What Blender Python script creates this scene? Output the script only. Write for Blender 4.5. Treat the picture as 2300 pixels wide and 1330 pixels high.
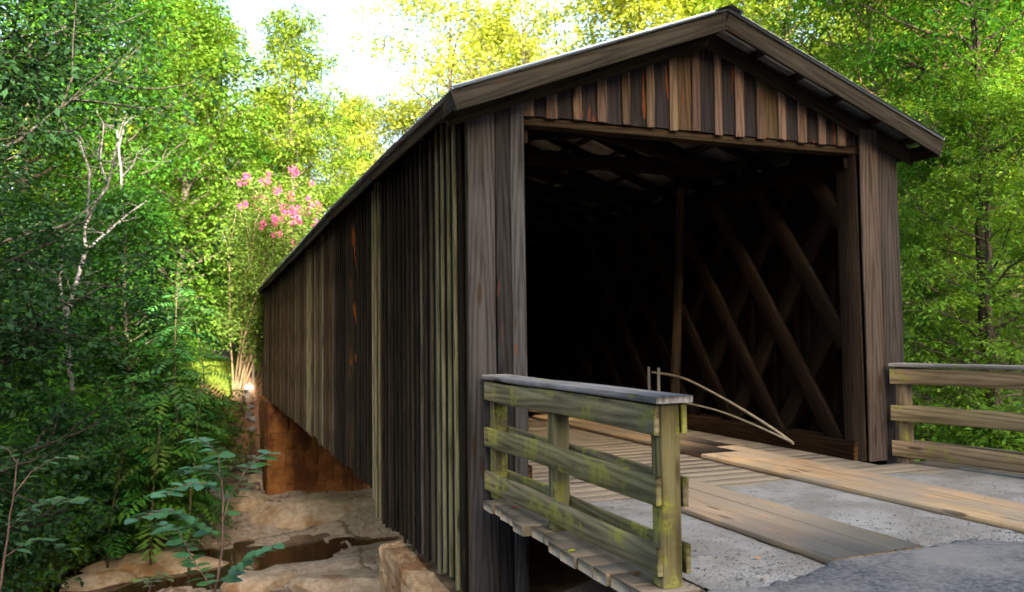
import bpy, math, random
import numpy as np
from mathutils import Vector, Matrix

random.seed(7)
scene = bpy.context.scene
COL = scene.collection
for _o in list(bpy.data.objects):
    bpy.data.objects.remove(_o)

# ------------------------------------------------------------------ camera
CAM = np.array([-2.4437, -7.54, 1.5605])
YAW, PITCH, ROLL, FPX = 0.3681, 0.0501, -0.0119, 1794.5
_f = np.array([math.sin(YAW) * math.cos(PITCH), math.cos(YAW) * math.cos(PITCH), math.sin(PITCH)])
_r0 = np.array([math.cos(YAW), -math.sin(YAW), 0.0])
_u0 = np.cross(_r0, _f)
_r = math.cos(ROLL) * _r0 + math.sin(ROLL) * _u0
_u = -math.sin(ROLL) * _r0 + math.cos(ROLL) * _u0
cam_data = bpy.data.cameras.new("camera")
cam = bpy.data.objects.new("camera", cam_data)
COL.objects.link(cam)
cam.matrix_world = Matrix(((_r[0], _u[0], -_f[0], CAM[0]), (_r[1], _u[1], -_f[1], CAM[1]),
                           (_r[2], _u[2], -_f[2], CAM[2]), (0, 0, 0, 1)))
cam_data.sensor_width = 36.0
cam_data.lens = 36.0 * FPX / 2300.0
cam_data.clip_start = 0.05
cam_data.clip_end = 3000
cam_data.dof.use_dof = True          # the far wood is slightly soft in the photograph
cam_data.dof.focus_distance = 7.5
cam_data.dof.aperture_fstop = 1.8
scene.camera = cam

# ------------------------------------------------------------------ world, sun, exposure
SUN_AZ = math.radians(180)       # compass bearing of the sun, clockwise from +Y: behind the camera
SUN_EL = math.radians(14)
world = bpy.data.worlds.new("World")
scene.world = world
world.use_nodes = True
_wn = world.node_tree
_bg = _wn.nodes["Background"]
_sky = _wn.nodes.new("ShaderNodeTexSky")
_sky.sky_type = 'NISHITA'
_sky.sun_disc = False
_sky.sun_elevation = SUN_EL
_sky.sun_rotation = SUN_AZ
_sky.air_density = 1.0
_sky.dust_density = 6.0
_sky.ozone_density = 1.0
_wn.links.new(_sky.outputs[0], _bg.inputs[0])
_bg.inputs[1].default_value = 0.15
sun_data = bpy.data.lights.new("sun", 'SUN')
sun = bpy.data.objects.new("sun", sun_data)
COL.objects.link(sun)
sun_data.energy = 5.0
sun_data.angle = math.radians(0.6)
sun_data.color = (1.0, 0.90, 0.70)
_sd = Vector((math.sin(SUN_AZ) * math.cos(SUN_EL), math.cos(SUN_AZ) * math.cos(SUN_EL), math.sin(SUN_EL)))
sun.rotation_euler = _sd.to_track_quat('Z', 'Y').to_euler()
sun.location = _sd * 100

scene.view_settings.view_transform = 'Standard'
scene.view_settings.look = 'None'
scene.view_settings.gamma = 1.0
scene.view_settings.use_curve_mapping = False
scene.view_settings.exposure = 2.8
scene.cycles.max_bounces = 4
scene.cycles.diffuse_bounces = 2
scene.cycles.glossy_bounces = 2
scene.cycles.transmission_bounces = 2
scene.cycles.sample_clamp_indirect = 6.0


# ------------------------------------------------------------------ small tools
def ray(px, py):
    return _f + (px - 1150.0) / FPX * _r - (py - 665.0) / FPX * _u


def at_depth(px, py, d):
    return CAM + ray(px, py) * d


def ground_at(px, d):
    """ground point standing at depth d under picture column px"""
    v = ray(px, 765.0)
    p = CAM + v * d
    return float(p[0]), float(p[1])


def on_x(px, py, x):
    v = ray(px, py)
    return CAM + v * ((x - CAM[0]) / v[0])


def smooth(a, b, t):
    t = np.clip((np.asarray(t, float) - a) / (b - a), 0, 1)
    return t * t * (3 - 2 * t)


_prng = np.random.RandomState(11)
_LAT = _prng.rand(64, 64)


def vnoise(x, y):
    x = np.asarray(x, float); y = np.asarray(y, float)
    xi = np.floor(x).astype(int); yi = np.floor(y).astype(int)
    fx = x - xi; fy = y - yi
    fx = fx * fx * (3 - 2 * fx); fy = fy * fy * (3 - 2 * fy)
    g = lambda i, j: _LAT[i % 64, j % 64]
    return (g(xi, yi) * (1 - fx) + g(xi + 1, yi) * fx) * (1 - fy) + (g(xi, yi + 1) * (1 - fx) + g(xi + 1, yi + 1) * fx) * fy


def fbm(x, y, o=4):
    s = 0; a = 0.5
    for k in range(o):
        s = s + a * (vnoise(x * 2 ** k + 17.3 * k, y * 2 ** k - 9.1 * k) - 0.5); a *= 0.5
    return s


def mesh_np(name, verts, faces, smooth_shade=False):
    """faces: (M,k) array or list of such arrays of different k"""
    me = bpy.data.meshes.new(name)
    if isinstance(faces, np.ndarray):
        faces = [faces]
    faces = [np.asarray(f, dtype=np.int32) for f in faces if len(f)]
    verts = np.asarray(verts, dtype=np.float32)
    me.vertices.add(len(verts))
    me.vertices.foreach_set("co", verts.ravel())
    nl = sum(f.size for f in faces); nf = sum(len(f) for f in faces)
    me.loops.add(nl); me.polygons.add(nf)
    me.loops.foreach_set("vertex_index", np.concatenate([f.ravel() for f in faces]))
    tot = np.concatenate([np.full(len(f), f.shape[1], dtype=np.int32) for f in faces])
    me.polygons.foreach_set("loop_start", np.concatenate([[0], np.cumsum(tot)[:-1]]).astype(np.int32))
    me.polygons.foreach_set("loop_total", tot)
    if smooth_shade:
        me.polygons.foreach_set("use_smooth", np.ones(nf, dtype=bool))
    me.update(calc_edges=True)
    return me


def link(name, me, mat=None, parent=None, color=None):
    o = bpy.data.objects.new(name, me)
    COL.objects.link(o)
    if mat is not None and me is not None and len(me.materials) == 0:
        me.materials.append(mat)
    if parent is not None:
        o.parent = parent
    if color is not None:
        o.color = (color[0], color[1], color[2], 1.0)
    return o


def empty(name, loc=(0, 0, 0)):
    o = bpy.data.objects.new(name, None)
    COL.objects.link(o)
    o.location = loc
    return o


def tag(o, label=None, cat=None, group=None, kind=None):
    if label: o["label"] = label
    if cat: o["category"] = cat
    if group: o["group"] = group
    if kind: o["kind"] = kind
    return o


# ------------------------------------------------------------------ materials
class NT:
    def __init__(s, name):
        s.m = bpy.data.materials.new(name); s.m.use_nodes = True
        s.t = s.m.node_tree; s.t.nodes.clear()
        s.out = s.n("ShaderNodeOutputMaterial")

    def n(s, typ, **kw):
        nd = s.t.nodes.new(typ)
        for k, v in kw.items():
            setattr(nd, k, v)
        return nd

    def l(s, a, b):
        s.t.links.new(a, b)

    def put(s, sock, v):
        if hasattr(v, "links"):
            s.l(v, sock)
        else:
            sock.default_value = v

    def math(s, op, a, b=0.0, c=None, clamp=False):
        nd = s.n("ShaderNodeMath", operation=op, use_clamp=clamp)
        s.put(nd.inputs[0], a); s.put(nd.inputs[1], b)
        if c is not None: s.put(nd.inputs[2], c)
        return nd.outputs[0]

    def mix(s, f, a, b, mode='MIX'):
        nd = s.n("ShaderNodeMix", data_type='RGBA', blend_type=mode)
        s.put(nd.inputs[0], f)
        for k, v in ((6, a), (7, b)):
            if not hasattr(v, "links") and len(v) == 3: v = (*v, 1)
            s.put(nd.inputs[k], v)
        return nd.outputs[2]

    def ramp(s, f, stops):
        nd = s.n("ShaderNodeMapRange"); nd.clamp = True; nd.interpolation_type = 'SMOOTHSTEP'
        s.put(nd.inputs[0], f); nd.inputs[1].default_value = stops[0]; nd.inputs[2].default_value = stops[1]
        return nd.outputs[0]

    def vec(s, src, scale=(1, 1, 1), off=None):
        nd = s.n("ShaderNodeMapping"); s.l(src, nd.inputs[0]); nd.inputs[3].default_value = scale
        if off is not None: s.put(nd.inputs[1], off)
        return nd.outputs[0]

    def noise(s, v, scale, detail=4, rough=0.55, dist=0.0):
        nd = s.n("ShaderNodeTexNoise"); s.l(v, nd.inputs["Vector"])
        nd.inputs["Scale"].default_value = scale; nd.inputs["Detail"].default_value = detail
        nd.inputs["Roughness"].default_value = rough; nd.inputs["Distortion"].default_value = dist
        return nd.outputs[0]

    def bsdf(s, col, rough, bump=None, bstr=0.3, bdist=0.01, metallic=0.0, spec=0.3):
        b = s.n("ShaderNodeBsdfPrincipled")
        s.put(b.inputs["Base Color"], col if hasattr(col, "links") else (*col, 1)); s.put(b.inputs["Roughness"], rough)
        b.inputs["Metallic"].default_value = metallic
        b.inputs["Specular IOR Level"].default_value = spec
        if bump is not None:
            bp = s.n("ShaderNodeBump"); bp.inputs["Strength"].default_value = bstr; bp.inputs["Distance"].default_value = bdist
            s.l(bump, bp.inputs["Height"]); s.l(bp.outputs[0], b.inputs["Normal"])
        return b

    def done(s, b):
        s.l(b.outputs[0], s.out.inputs[0]); return s.m


def wood(name, resin=0.0, moss=0.0, dust=0.0, ring=11.0, contrast=1.0, rust=(0.10, 0.028, 0.009)):
    """weathered timber: grain runs along the piece's own X; tint is the object's colour"""
    N = NT(name)
    oi = N.n("ShaderNodeObjectInfo"); tc = N.n("ShaderNodeTexCoord"); geo = N.n("ShaderNodeNewGeometry")
    offs = N.n("ShaderNodeCombineXYZ")
    N.put(offs.inputs[0], N.math('MULTIPLY', oi.outputs["Random"], 91.0))
    N.put(offs.inputs[1], N.math('MULTIPLY', oi.outputs["Random"], 37.0))
    v = N.vec(tc.outputs["Object"], (1, 1, 1), offs.outputs[0])
    fine = N.noise(N.vec(v, (2.2, 85, 85)), 1.0, 3, 0.6)
    streak = N.noise(N.vec(v, (0.9, 26, 26)), 1.0, 4, 0.6)
    blot = N.noise(N.vec(v, (1.2, 3.0, 3.0)), 1.0, 4, 0.6)
    # growth rings of a slowly tapering stem -> cathedral figure
    sx = N.n("ShaderNodeSeparateXYZ"); N.l(tc.outputs["Object"], sx.inputs[0])
    wob = N.noise(N.vec(v, (0.8, 3.0, 3.0)), 1.0, 2, 0.5)
    yy = N.math('ADD', sx.outputs[1], N.math('MULTIPLY', N.math('SUBTRACT', oi.outputs["Random"], 0.5), 0.08))
    r = N.math('SQRT', N.math('ADD', N.math('MULTIPLY', yy, yy), 0.0006))
    ph = N.math('ADD', N.math('MULTIPLY', r, ring * 6.0), N.math('ADD', N.math('MULTIPLY', sx.outputs[0], 2.6), N.math('MULTIPLY', wob, 4.5)))
    rings = N.math('POWER', N.math('ABSOLUTE', N.math('SINE', ph)), 3.0)
    g = N.math('ADD', N.math('MULTIPLY', fine, 0.35), N.math('MULTIPLY', N.math('ADD', N.math('MULTIPLY', streak, 0.6), N.math('MULTIPLY', blot, 0.4)), 0.75))
    g = N.math('SUBTRACT', g, N.math('MULTIPLY', rings, 0.15 * contrast))
    gm = N.ramp(g, (0.22, 0.70))
    lo = N.mix(1.0, oi.outputs["Color"], (0.34, 0.325, 0.31), 'MULTIPLY')
    hi = N.mix(1.0, oi.outputs["Color"], (1.25, 1.24, 1.22), 'MULTIPLY')
    col = N.mix(gm, lo, hi)
    col = N.mix(N.math('MULTIPLY', N.ramp(blot, (0.52, 0.75)), 0.6), col, N.mix(1.0, col, (0.38, 0.34, 0.33), 'MULTIPLY'))
    # dark knots
    vo = N.n("ShaderNodeTexVoronoi"); N.l(N.vec(v, (1.1, 5.5, 5.5)), vo.inputs["Vector"]); vo.inputs["Scale"].default_value = 1.0
    kn = N.math('SUBTRACT', 1.0, N.ramp(vo.outputs["Distance"], (0.10, 0.17)))
    col = N.mix(N.math('MULTIPLY', kn, 0.75), col, (0.03, 0.018, 0.010))
    if resin:
        rs = N.noise(N.vec(v, (1.5, 12, 12)), 1.0, 2, 0.5, 0.4)
        rm = N.ramp(rs, (0.70 - 0.12 * resin, 0.74 - 0.12 * resin))
        col = N.mix(N.math('MULTIPLY', rm, 0.8), col, rust)
    if moss:
        ms = N.noise(N.vec(v, (2.2, 4.0, 4.0)), 1.0, 4, 0.6)
        m2 = N.noise(N.vec(v, (7.0, 2.0, 2.0)), 1.0, 3, 0.6)
        m3 = N.noise(v, 38.0, 4, 0.7)
        mm = N.math('MULTIPLY', N.ramp(ms, (0.58 - 0.16 * moss, 0.66 - 0.12 * moss)), N.ramp(m2, (0.36, 0.58)))
        mm = N.math('MULTIPLY', mm, N.ramp(m3, (0.30, 0.60)))
        col = N.mix(N.math('MULTIPLY', mm, 0.9), col, N.mix(m2, (0.09, 0.105, 0.02), (0.30, 0.29, 0.05)))
    if dust:
        dn = N.noise(N.vec(geo.outputs["Position"], (1, 0.6, 1)), 1.3, 4, 0.6)
        dm = N.math('MULTIPLY', N.ramp(dn, (0.62 - 0.3 * dust, 0.72 - 0.22 * dust)), 0.75)
        col = N.mix(dm, col, (0.29, 0.24, 0.18))
    b = N.bsdf(col, 0.82, g, 0.5, 0.006, spec=0.06)
    return N.done(b)


M = {}
M['wood'] = wood("weathered_wood")
M['wood_resin'] = wood("resin_streaked_wood", resin=0.55)
M['wood_moss'] = wood("mossy_wood", moss=0.6)
M['wood_knot'] = wood("resin_knot_wood", resin=0.15)
M['wood_moss_light'] = wood("slightly_mossy_wood", moss=0.25)
M['wood_dust'] = wood("dusty_deck_wood", dust=1.0, contrast=0.2)
M['wood_tread'] = wood("worn_tread_wood", dust=0.75, contrast=0.4)
M['wood_rust'] = wood("rust_streaked_wood", resin=1.0, rust=(0.19, 0.055, 0.012))


def leaf_mat(name, gloss=0.08, trans=0.40, var=0.40, rough=0.6):
    N = NT(name)
    oi = N.n("ShaderNodeObjectInfo"); geo = N.n("ShaderNodeNewGeometry")
    rnd = geo.outputs["Random Per Island"]
    hs = N.n("ShaderNodeHueSaturation")
    N.put(hs.inputs["Hue"], N.math('ADD', 0.485, N.math('MULTIPLY', rnd, 0.03)))
    N.put(hs.inputs["Value"], N.math('ADD', 1.0 - var * 0.5, N.math('MULTIPLY', N.math('FRACT', N.math('MULTIPLY', rnd, 7.31)), var)))
    N.l(oi.outputs["Color"], hs.inputs["Color"])
    at = N.n("ShaderNodeAttribute"); at.attribute_name = "clump"
    cv = N.math('ADD', 0.78, N.math('MULTIPLY', at.outputs["Fac"], 0.5))
    hs2 = N.n("ShaderNodeHueSaturation"); N.l(hs.outputs[0], hs2.inputs["Color"]); N.put(hs2.inputs["Value"], cv)
    N.put(hs2.inputs["Hue"], N.math('SUBTRACT', 0.508, N.math('MULTIPLY', at.outputs["Fac"], 0.016)))
    hs = hs2
    b = N.bsdf(hs.outputs[0], rough, spec=gloss)
    tr = N.n("ShaderNodeBsdfTranslucent")
    N.l(N.mix(1.0, hs.outputs[0], (1.5, 1.35, 0.5), 'MULTIPLY'), tr.inputs[0])
    mx = N.n("ShaderNodeMixShader"); mx.inputs[0].default_value = trans
    N.l(b.outputs[0], mx.inputs[1]); N.l(tr.outputs[0], mx.inputs[2])
    N.l(mx.outputs[0], N.out.inputs[0])
    return N.m


M['leaf'] = leaf_mat("leaf")
M['leaf_gloss'] = leaf_mat("glossy_leaf", gloss=0.32, trans=0.25, rough=0.42)
M['petal'] = leaf_mat("petal", gloss=0.1, trans=0.3, var=0.5)


def bark(name, lo=0.4, hi=1.4, lichen=0.35):
    N = NT(name)
    oi = N.n("ShaderNodeObjectInfo"); tc = N.n("ShaderNodeTexCoord")
    n1 = N.noise(N.vec(tc.outputs["Object"], (9, 9, 1.6)), 1.0, 5, 0.65)
    n2 = N.noise(tc.outputs["Object"], 1.3, 3)
    col = N.mix(N.ramp(n1, (0.3, 0.7)), N.mix(1.0, oi.outputs["Color"], (lo, lo * 0.96, lo * 0.92), 'MULTIPLY'), N.mix(1.0, oi.outputs["Color"], (hi, hi, hi), 'MULTIPLY'))
    col = N.mix(N.math('MULTIPLY', N.ramp(n2, (0.5, 0.7)), lichen), col, (0.06, 0.08, 0.04))
    return N.done(N.bsdf(col, 0.9, n1, 0.6, 0.02, spec=0.2))


M['bark'] = bark("bark")
M['deadwood'] = bark("bare_deadwood", 0.75, 1.2, 0.1)


def ground_mat():
    N = NT("forest_ground")
    geo = N.n("ShaderNodeNewGeometry"); P = geo.outputs["Position"]
    sx = N.n("ShaderNodeSeparateXYZ"); N.l(P, sx.inputs[0])
    n1 = N.noise(P, 0.7, 6, 0.6); n2 = N.noise(P, 5.0, 5, 0.65); n3 = N.noise(P, 24.0, 3, 0.6)
    litter = N.mix(N.ramp(n2, (0.3, 0.7)), (0.030, 0.020, 0.012), (0.11, 0.070, 0.038))
    litter = N.mix(N.math('MULTIPLY', N.ramp(n1, (0.46, 0.6)), 0.8), litter, (0.025, 0.05, 0.014))
    # bare rock of the creek bed, tan with brown wet bands
    rock = N.mix(N.ramp(n2, (0.3, 0.72)), (0.31, 0.225, 0.155), (0.55, 0.46, 0.37))
    strat = N.noise(N.vec(P, (0.5, 1.3, 6.0)), 1.2, 5, 0.6, 0.6)
    rock = N.mix(N.math('MULTIPLY', N.ramp(strat, (0.54, 0.66)), 0.7), rock, (0.20, 0.10, 0.04))
    rock = N.mix(N.math('MULTIPLY', N.ramp(n1, (0.53, 0.66)), 0.5), rock, (0.16, 0.16, 0.12))
    vo = N.n("ShaderNodeTexVoronoi", feature='DISTANCE_TO_EDGE'); vo.inputs["Scale"].default_value = 0.55
    wv = N.n("ShaderNodeMix", data_type='VECTOR'); wv.inputs[0].default_value = 0.5
    nv = N.n("ShaderNodeTexNoise"); N.l(P, nv.inputs["Vector"]); nv.inputs["Scale"].default_value = 1.4; nv.inputs["Detail"].default_value = 5
    N.l(P, wv.inputs[4]); N.l(nv.outputs["Color"], wv.inputs[5]); N.l(wv.outputs[1], vo.inputs["Vector"])
    crack = N.math('SUBTRACT', 1.0, N.ramp(vo.outputs["Distance"], (0.0, 0.03)))
    rock = N.mix(N.math('MULTIPLY', crack, 0.7), rock, (0.07, 0.045, 0.025))
    zz = N.math('ADD', sx.outputs[2], N.math('MULTIPLY', N.math('SUBTRACT', n1, 0.5), 1.2))
    rk = N.math('SUBTRACT', 1.0, N.ramp(zz, (-3.95, -3.75)))
    col = N.mix(rk, litter, rock)
    # reddish clay of the far bank beside the bridge end
    dx = N.math('ABSOLUTE', N.math('ADD', sx.outputs[0], 1.0)); dy = N.math('ABSOLUTE', N.math('SUBTRACT', sx.outputs[1], 31.5))
    cl = N.math('MULTIPLY', N.math('SUBTRACT', 1.0, N.ramp(dx, (1.0, 1.9))), N.math('SUBTRACT', 1.0, N.ramp(dy, (2.4, 4.2))))
    cl = N.math('MULTIPLY', cl, N.math('SUBTRACT', 1.0, rk))
    col = N.mix(N.math('MULTIPLY', cl, N.ramp(n2, (0.25, 0.5))), col, (0.20, 0.10, 0.06))
    # mown grass past the bridge
    gx = N.math('MULTIPLY', N.ramp(sx.outputs[1], (33.0, 34.5)), N.math('SUBTRACT', 1.0, N.ramp(sx.outputs[1], (47, 52))))
    gx = N.math('MULTIPLY', gx, N.math('MULTIPLY', N.ramp(sx.outputs[0], (-7.0, -5.0)), N.math('SUBTRACT', 1.0, N.ramp(sx.outputs[0], (0.2, 0.9)))))
    col = N.mix(gx, col, N.mix(n3, (0.10, 0.16, 0.02), (0.2, 0.26, 0.04)))
    hgt = N.math('SUBTRACT', N.math('ADD', N.math('MULTIPLY', n2, 0.6), N.math('MULTIPLY', n3, 0.3)), N.math('MULTIPLY', N.math('MULTIPLY', crack, rk), 0.6))
    rough = N.math('SUBTRACT', 0.92, N.math('MULTIPLY', rk, N.math('MULTIPLY', N.ramp(strat, (0.5, 0.64)), 0.5)))
    return N.done(N.bsdf(col, rough, hgt, 0.7, 0.06, spec=0.3))


M['ground'] = ground_mat()


def stone(name, c1, c2, stain=None, stain_amt=0.0, scale=4.0):
    N = NT(name)
    oi = N.n("ShaderNodeObjectInfo"); geo = N.n("ShaderNodeNewGeometry"); P = geo.outputs["Position"]
    n1 = N.noise(P, scale, 6, 0.65); n2 = N.noise(P, scale * 6, 4, 0.6); n3 = N.noise(N.vec(P, (1, 1, 0.5)), 0.9, 4, 0.6)
    col = N.mix(N.ramp(n1, (0.3, 0.7)), c1, c2)
    col = N.mix(N.math('MULTIPLY', N.ramp(n2, (0.5, 0.7)), 0.35), col, N.mix(1.0, col, (0.4, 0.4, 0.4), 'MULTIPLY'))
    if stain:
        col = N.mix(N.math('MULTIPLY', N.ramp(n3, (0.62 - stain_amt * 0.35, 0.72 - stain_amt * 0.3)), 0.85), col, stain)
    tint = N.mix(1.0, col, oi.outputs["Color"], 'MULTIPLY')
    return N.done(N.bsdf(tint, 0.88, N.math('ADD', n1, N.math('MULTIPLY', n2, 0.4)), 0.7, 0.03, spec=0.25))


M['stone_tan'] = stone("tan_stone", (0.22, 0.15, 0.085), (0.44, 0.34, 0.22), (0.16, 0.08, 0.03), 0.4)
M['bedrock'] = stone("bedrock_tan", (0.29, 0.215, 0.15), (0.52, 0.44, 0.355), (0.24, 0.135, 0.065), 0.25, 3.0)
M['stone_grey'] = stone("grey_stone", (0.13, 0.125, 0.12), (0.36, 0.34, 0.31), (0.17, 0.11, 0.07), 0.5, 6.0)
M['stone_grit'] = stone("grey_grit", (0.12, 0.115, 0.105), (0.26, 0.25, 0.235))
M['stone_orange'] = stone("clay_stained_stone", (0.15, 0.054, 0.015), (0.27, 0.12, 0.035), (0.07, 0.024, 0.008), 0.45, 2.2)


def metal_mat():
    N = NT("galvanised_sheet")
    geo = N.n("ShaderNodeNewGeometry"); P = geo.outputs["Position"]
    n1 = N.noise(P, 1.6, 5, 0.6); n2 = N.noise(N.vec(P, (1, 6, 1)), 3.0, 4)
    col = N.mix(n2, (0.26, 0.28, 0.30), (0.42, 0.43, 0.44))
    col = N.mix(N.math('MULTIPLY', N.ramp(n1, (0.56, 0.7)), 0.6), col, (0.20, 0.10, 0.05))
    return N.done(N.bsdf(col, N.math('ADD', 0.34, N.math('MULTIPLY', n1, 0.25)), None, metallic=0.8))


M['metal'] = metal_mat()


def pipe_mat():
    N = NT("pale_rod")
    tc = N.n("ShaderNodeTexCoord")
    n = N.noise(tc.outputs["Object"], 6.0, 4)
    return N.done(N.bsdf(N.mix(n, (0.28, 0.24, 0.17), (0.52, 0.46, 0.34)), 0.6, n, 0.2, 0.004))


M['pipe'] = pipe_mat()


def asphalt_mat():
    N = NT("worn_asphalt")
    geo = N.n("ShaderNodeNewGeometry"); P = geo.outputs["Position"]
    vo = N.n("ShaderNodeTexVoronoi"); N.l(P, vo.inputs["Vector"]); vo.inputs["Scale"].default_value = 85.0
    n1 = N.noise(P, 1.1, 5, 0.6); n2 = N.noise(P, 55.0, 3, 0.6)
    n4 = N.noise(P, 26.0, 4, 0.7)
    col = N.mix(N.ramp(n4, (0.35, 0.65)), (0.045, 0.046, 0.05), (0.135, 0.133, 0.13))
    col = N.mix(N.math('MULTIPLY', N.ramp(n1, (0.40, 0.62)), 0.7), col, (0.21, 0.195, 0.175))
    col = N.mix(N.math('MULTIPLY', N.math('SUBTRACT', 1.0, N.ramp(vo.outputs["Distance"], (0.1, 0.3))), 0.35), col, (0.27, 0.27, 0.27))
    return N.done(N.bsdf(col, 0.85, N.math('ADD', n2, vo.outputs["Distance"]), 0.5, 0.006, spec=0.3))


M['asphalt'] = asphalt_mat()


def silt_mat():
    N = NT("packed_grit")
    geo = N.n("ShaderNodeNewGeometry"); P = geo.outputs["Position"]
    n1 = N.noise(P, 1.5, 5, 0.6); n2 = N.noise(P, 70.0, 3, 0.7); n3 = N.noise(P, 9.0, 4, 0.6)
    col = N.mix(N.ramp(n1, (0.35, 0.65)), (0.20, 0.185, 0.16), (0.30, 0.29, 0.27))
    col = N.mix(N.math('MULTIPLY', N.ramp(n2, (0.55, 0.68)), 0.45), col, (0.11, 0.105, 0.10))
    col = N.mix(N.math('MULTIPLY', N.ramp(n3, (0.55, 0.66)), 0.5), col, (0.13, 0.115, 0.095))
    return N.done(N.bsdf(col, 0.95, N.math('ADD', n2, n3), 0.6, 0.006, spec=0.2))


M['silt'] = silt_mat()


def water_mat():
    N = NT("shallow_creek_water")
    geo = N.n("ShaderNodeNewGeometry"); P = geo.outputs["Position"]
    n = N.noise(N.vec(P, (1, 2, 1)), 2.5, 3)
    b = N.bsdf((0.055, 0.03, 0.014), 0.06, n, 0.12, 0.03, spec=0.5)
    return N.done(b)


M['water'] = water_mat()


def plain(name, c, rough=0.7, metallic=0.0):
    N = NT(name)
    tc = N.n("ShaderNodeTexCoord"); n = N.noise(tc.outputs["Object"], 7.0, 4)
    return N.done(N.bsdf(N.mix(n, tuple(x * 0.7 for x in c), tuple(x * 1.25 for x in c)), rough, n, 0.2, 0.004, metallic))


M['sign'] = plain("grey_sign_metal", (0.33, 0.35, 0.36), 0.5, 0.3)

# ------------------------------------------------------------------ terrain
BED = -4.6


def height(x, y):
    x = np.asarray(x, float); y = np.asarray(y, float)
    n = fbm(x * 0.35, y * 0.35, 4)
    # far bank: rises behind y = 27; on the left the bank line swings towards the camera
    toe = np.where(x < -0.67, (y - 27.25 - (x + 0.67) * 2.05) * 0.44, y - 26.6)   # distance into the far bank
    toe = np.where(x > 6.0, np.maximum(toe, (x - 8.0) * 0.8), toe)
    far = np.where(toe > 0, 4.45 * smooth(-0.3, 5.2, toe) + np.clip(toe - 4.0, 0, 40) * 0.035, 0)
    z = BED + far
    # near bank: road shoulder at z = -0.03, dropping to the creek
    edge = np.where(x < 0.2, -4.6, np.where(x < 5.6, -2.9, -2.9)) + 0.6 * np.sin(x * 0.9)
    near = 4.57 * (1 - smooth(0.0, 6.8, y - edge))
    z = np.maximum(z, BED + near)
    # added unseen rise behind the camera, shaped to block the low sun
    t = -(x + 2.4) * 0.122 - (y + 7.5) * 0.993
    z = z + 18.0 * smooth(11.0, 38.0, t)
    # hills behind the far trees
    z = z + 6.0 * smooth(50, 120, y) + 5.0 * smooth(18, 60, x)
    inbed = smooth(0.6, -0.2, z - BED)
    ledge = np.round((n + 0.02 * x + 0.25) * 9) / 9 - 0.25
    onroad = smooth(-2.0, -3.2, y) * smooth(-4.2, -2.6, x) * smooth(9.5, 7.5, x) * (1 - smooth(11, 38, t))
    amp = np.where(z > -0.9, 0.25, 0.75)
    z = z + (1 - inbed) * n * amp * (1 - onroad) + inbed * (ledge * 1.0 + n * 0.25)
    # the ground stays below the deck where the bridge lands
    lane = smooth(-0.6, 0.3, x) * smooth(6.4, 5.4, x) * smooth(-3.9, -3.4, y) * smooth(31.5, 30.5, y)
    z = z - lane * np.clip(z + 0.55, 0, 5)
    return z


def hz(x, y):
    return float(height(np.array([x]), np.array([y]))[0])


def grid_axis(lo, hi, step, far):
    a = list(np.arange(lo, hi + 1e-6, step)); s = step
    x = hi
    while x < far:
        s *= 1.22; x += s; a.append(x)
    s = step; x = lo
    while x > -far:
        s *= 1.22; x -= s; a.insert(0, x)
    return np.array(a)


def build_terrain():
    gx = grid_axis(-14, 12, 0.28, 900); gy = grid_axis(-9, 36, 0.28, 900)
    X, Y = np.meshgrid(gx, gy, indexing='ij')
    Z = height(X, Y)
    nx, ny = X.shape
    idx = np.arange(nx * ny).reshape(nx, ny)
    F = np.stack([idx[:-1, :-1], idx[1:, :-1], idx[1:, 1:], idx[:-1, 1:]], -1).reshape(-1, 4)
    o = link("ground", mesh_np("ground", np.stack([X, Y, Z], -1).reshape(-1, 3), F, True), M['ground'])
    tag(o, kind="structure")


build_terrain()


def sheet(name, xs, ys, zfun, mat, keep=None):
    X, Y = np.meshgrid(xs, ys, indexing='ij')
    Z = zfun(X, Y)
    nx, ny = X.shape
    idx = np.arange(nx * ny).reshape(nx, ny)
    F = np.stack([idx[:-1, :-1], idx[1:, :-1], idx[1:, 1:], idx[:-1, 1:]], -1).reshape(-1, 4)
    if keep is not None:
        cx = (X[:-1, :-1] + X[1:, 1:]) / 2; cy = (Y[:-1, :-1] + Y[1:, 1:]) / 2
        F = F[keep(cx, cy).ravel()]
    o = link(name, mesh_np(name, np.stack([X, Y, Z], -1).reshape(-1, 3), F, True), mat)
    tag(o, kind="structure")
    return o


# shallow water lying in the hollows of the rock bed
sheet("creek_water", np.linspace(-16, 30, 40), np.linspace(-2, 27, 30), lambda X, Y: np.full_like(X, BED - 0.075), M['water'])

# asphalt lane, its ragged front edge just short of the timber deck
_rx = np.linspace(-0.2, 6.6, 340)


def road_front(x):
    return -3.50 + 0.30 * smooth(0.8, 1.7, x) - 0.22 * smooth(2.6, 3.2, x) + 0.12 * (vnoise(x * 3.1, 2.7) - 0.5) + 0.08 * (vnoise(x * 11, 8.2) - 0.5) + 0.05 * (vnoise(x * 27, 5.2) - 0.5)


def build_road():
    ts = np.concatenate([np.linspace(0, 1, 10) ** 1.0 * 0.4, 0.4 + np.linspace(0, 1, 60)[1:] ** 2.0 * 60])
    X = np.repeat(_rx[:, None], len(ts), 1)
    Y = road_front(_rx)[:, None] - ts[None, :]
    Z = np.maximum(height(X, Y), -0.03) + 0.082 + 0.012 * (vnoise(X * 2, Y * 2) - 0.5)
    Z[:, 0] -= 0.03
    nx, ny = X.shape
    idx = np.arange(nx * ny).reshape(nx, ny)
    F = np.stack([idx[:-1, 1:], idx[1:, 1:], idx[1:, :-1], idx[:-1, :-1]], -1).reshape(-1, 4)
    o = link("asphalt_road", mesh_np("asphalt_road", np.stack([X, Y, Z], -1).reshape(-1, 3), F, True), M['asphalt'])
    tag(o, kind="structure")


build_road()

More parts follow.
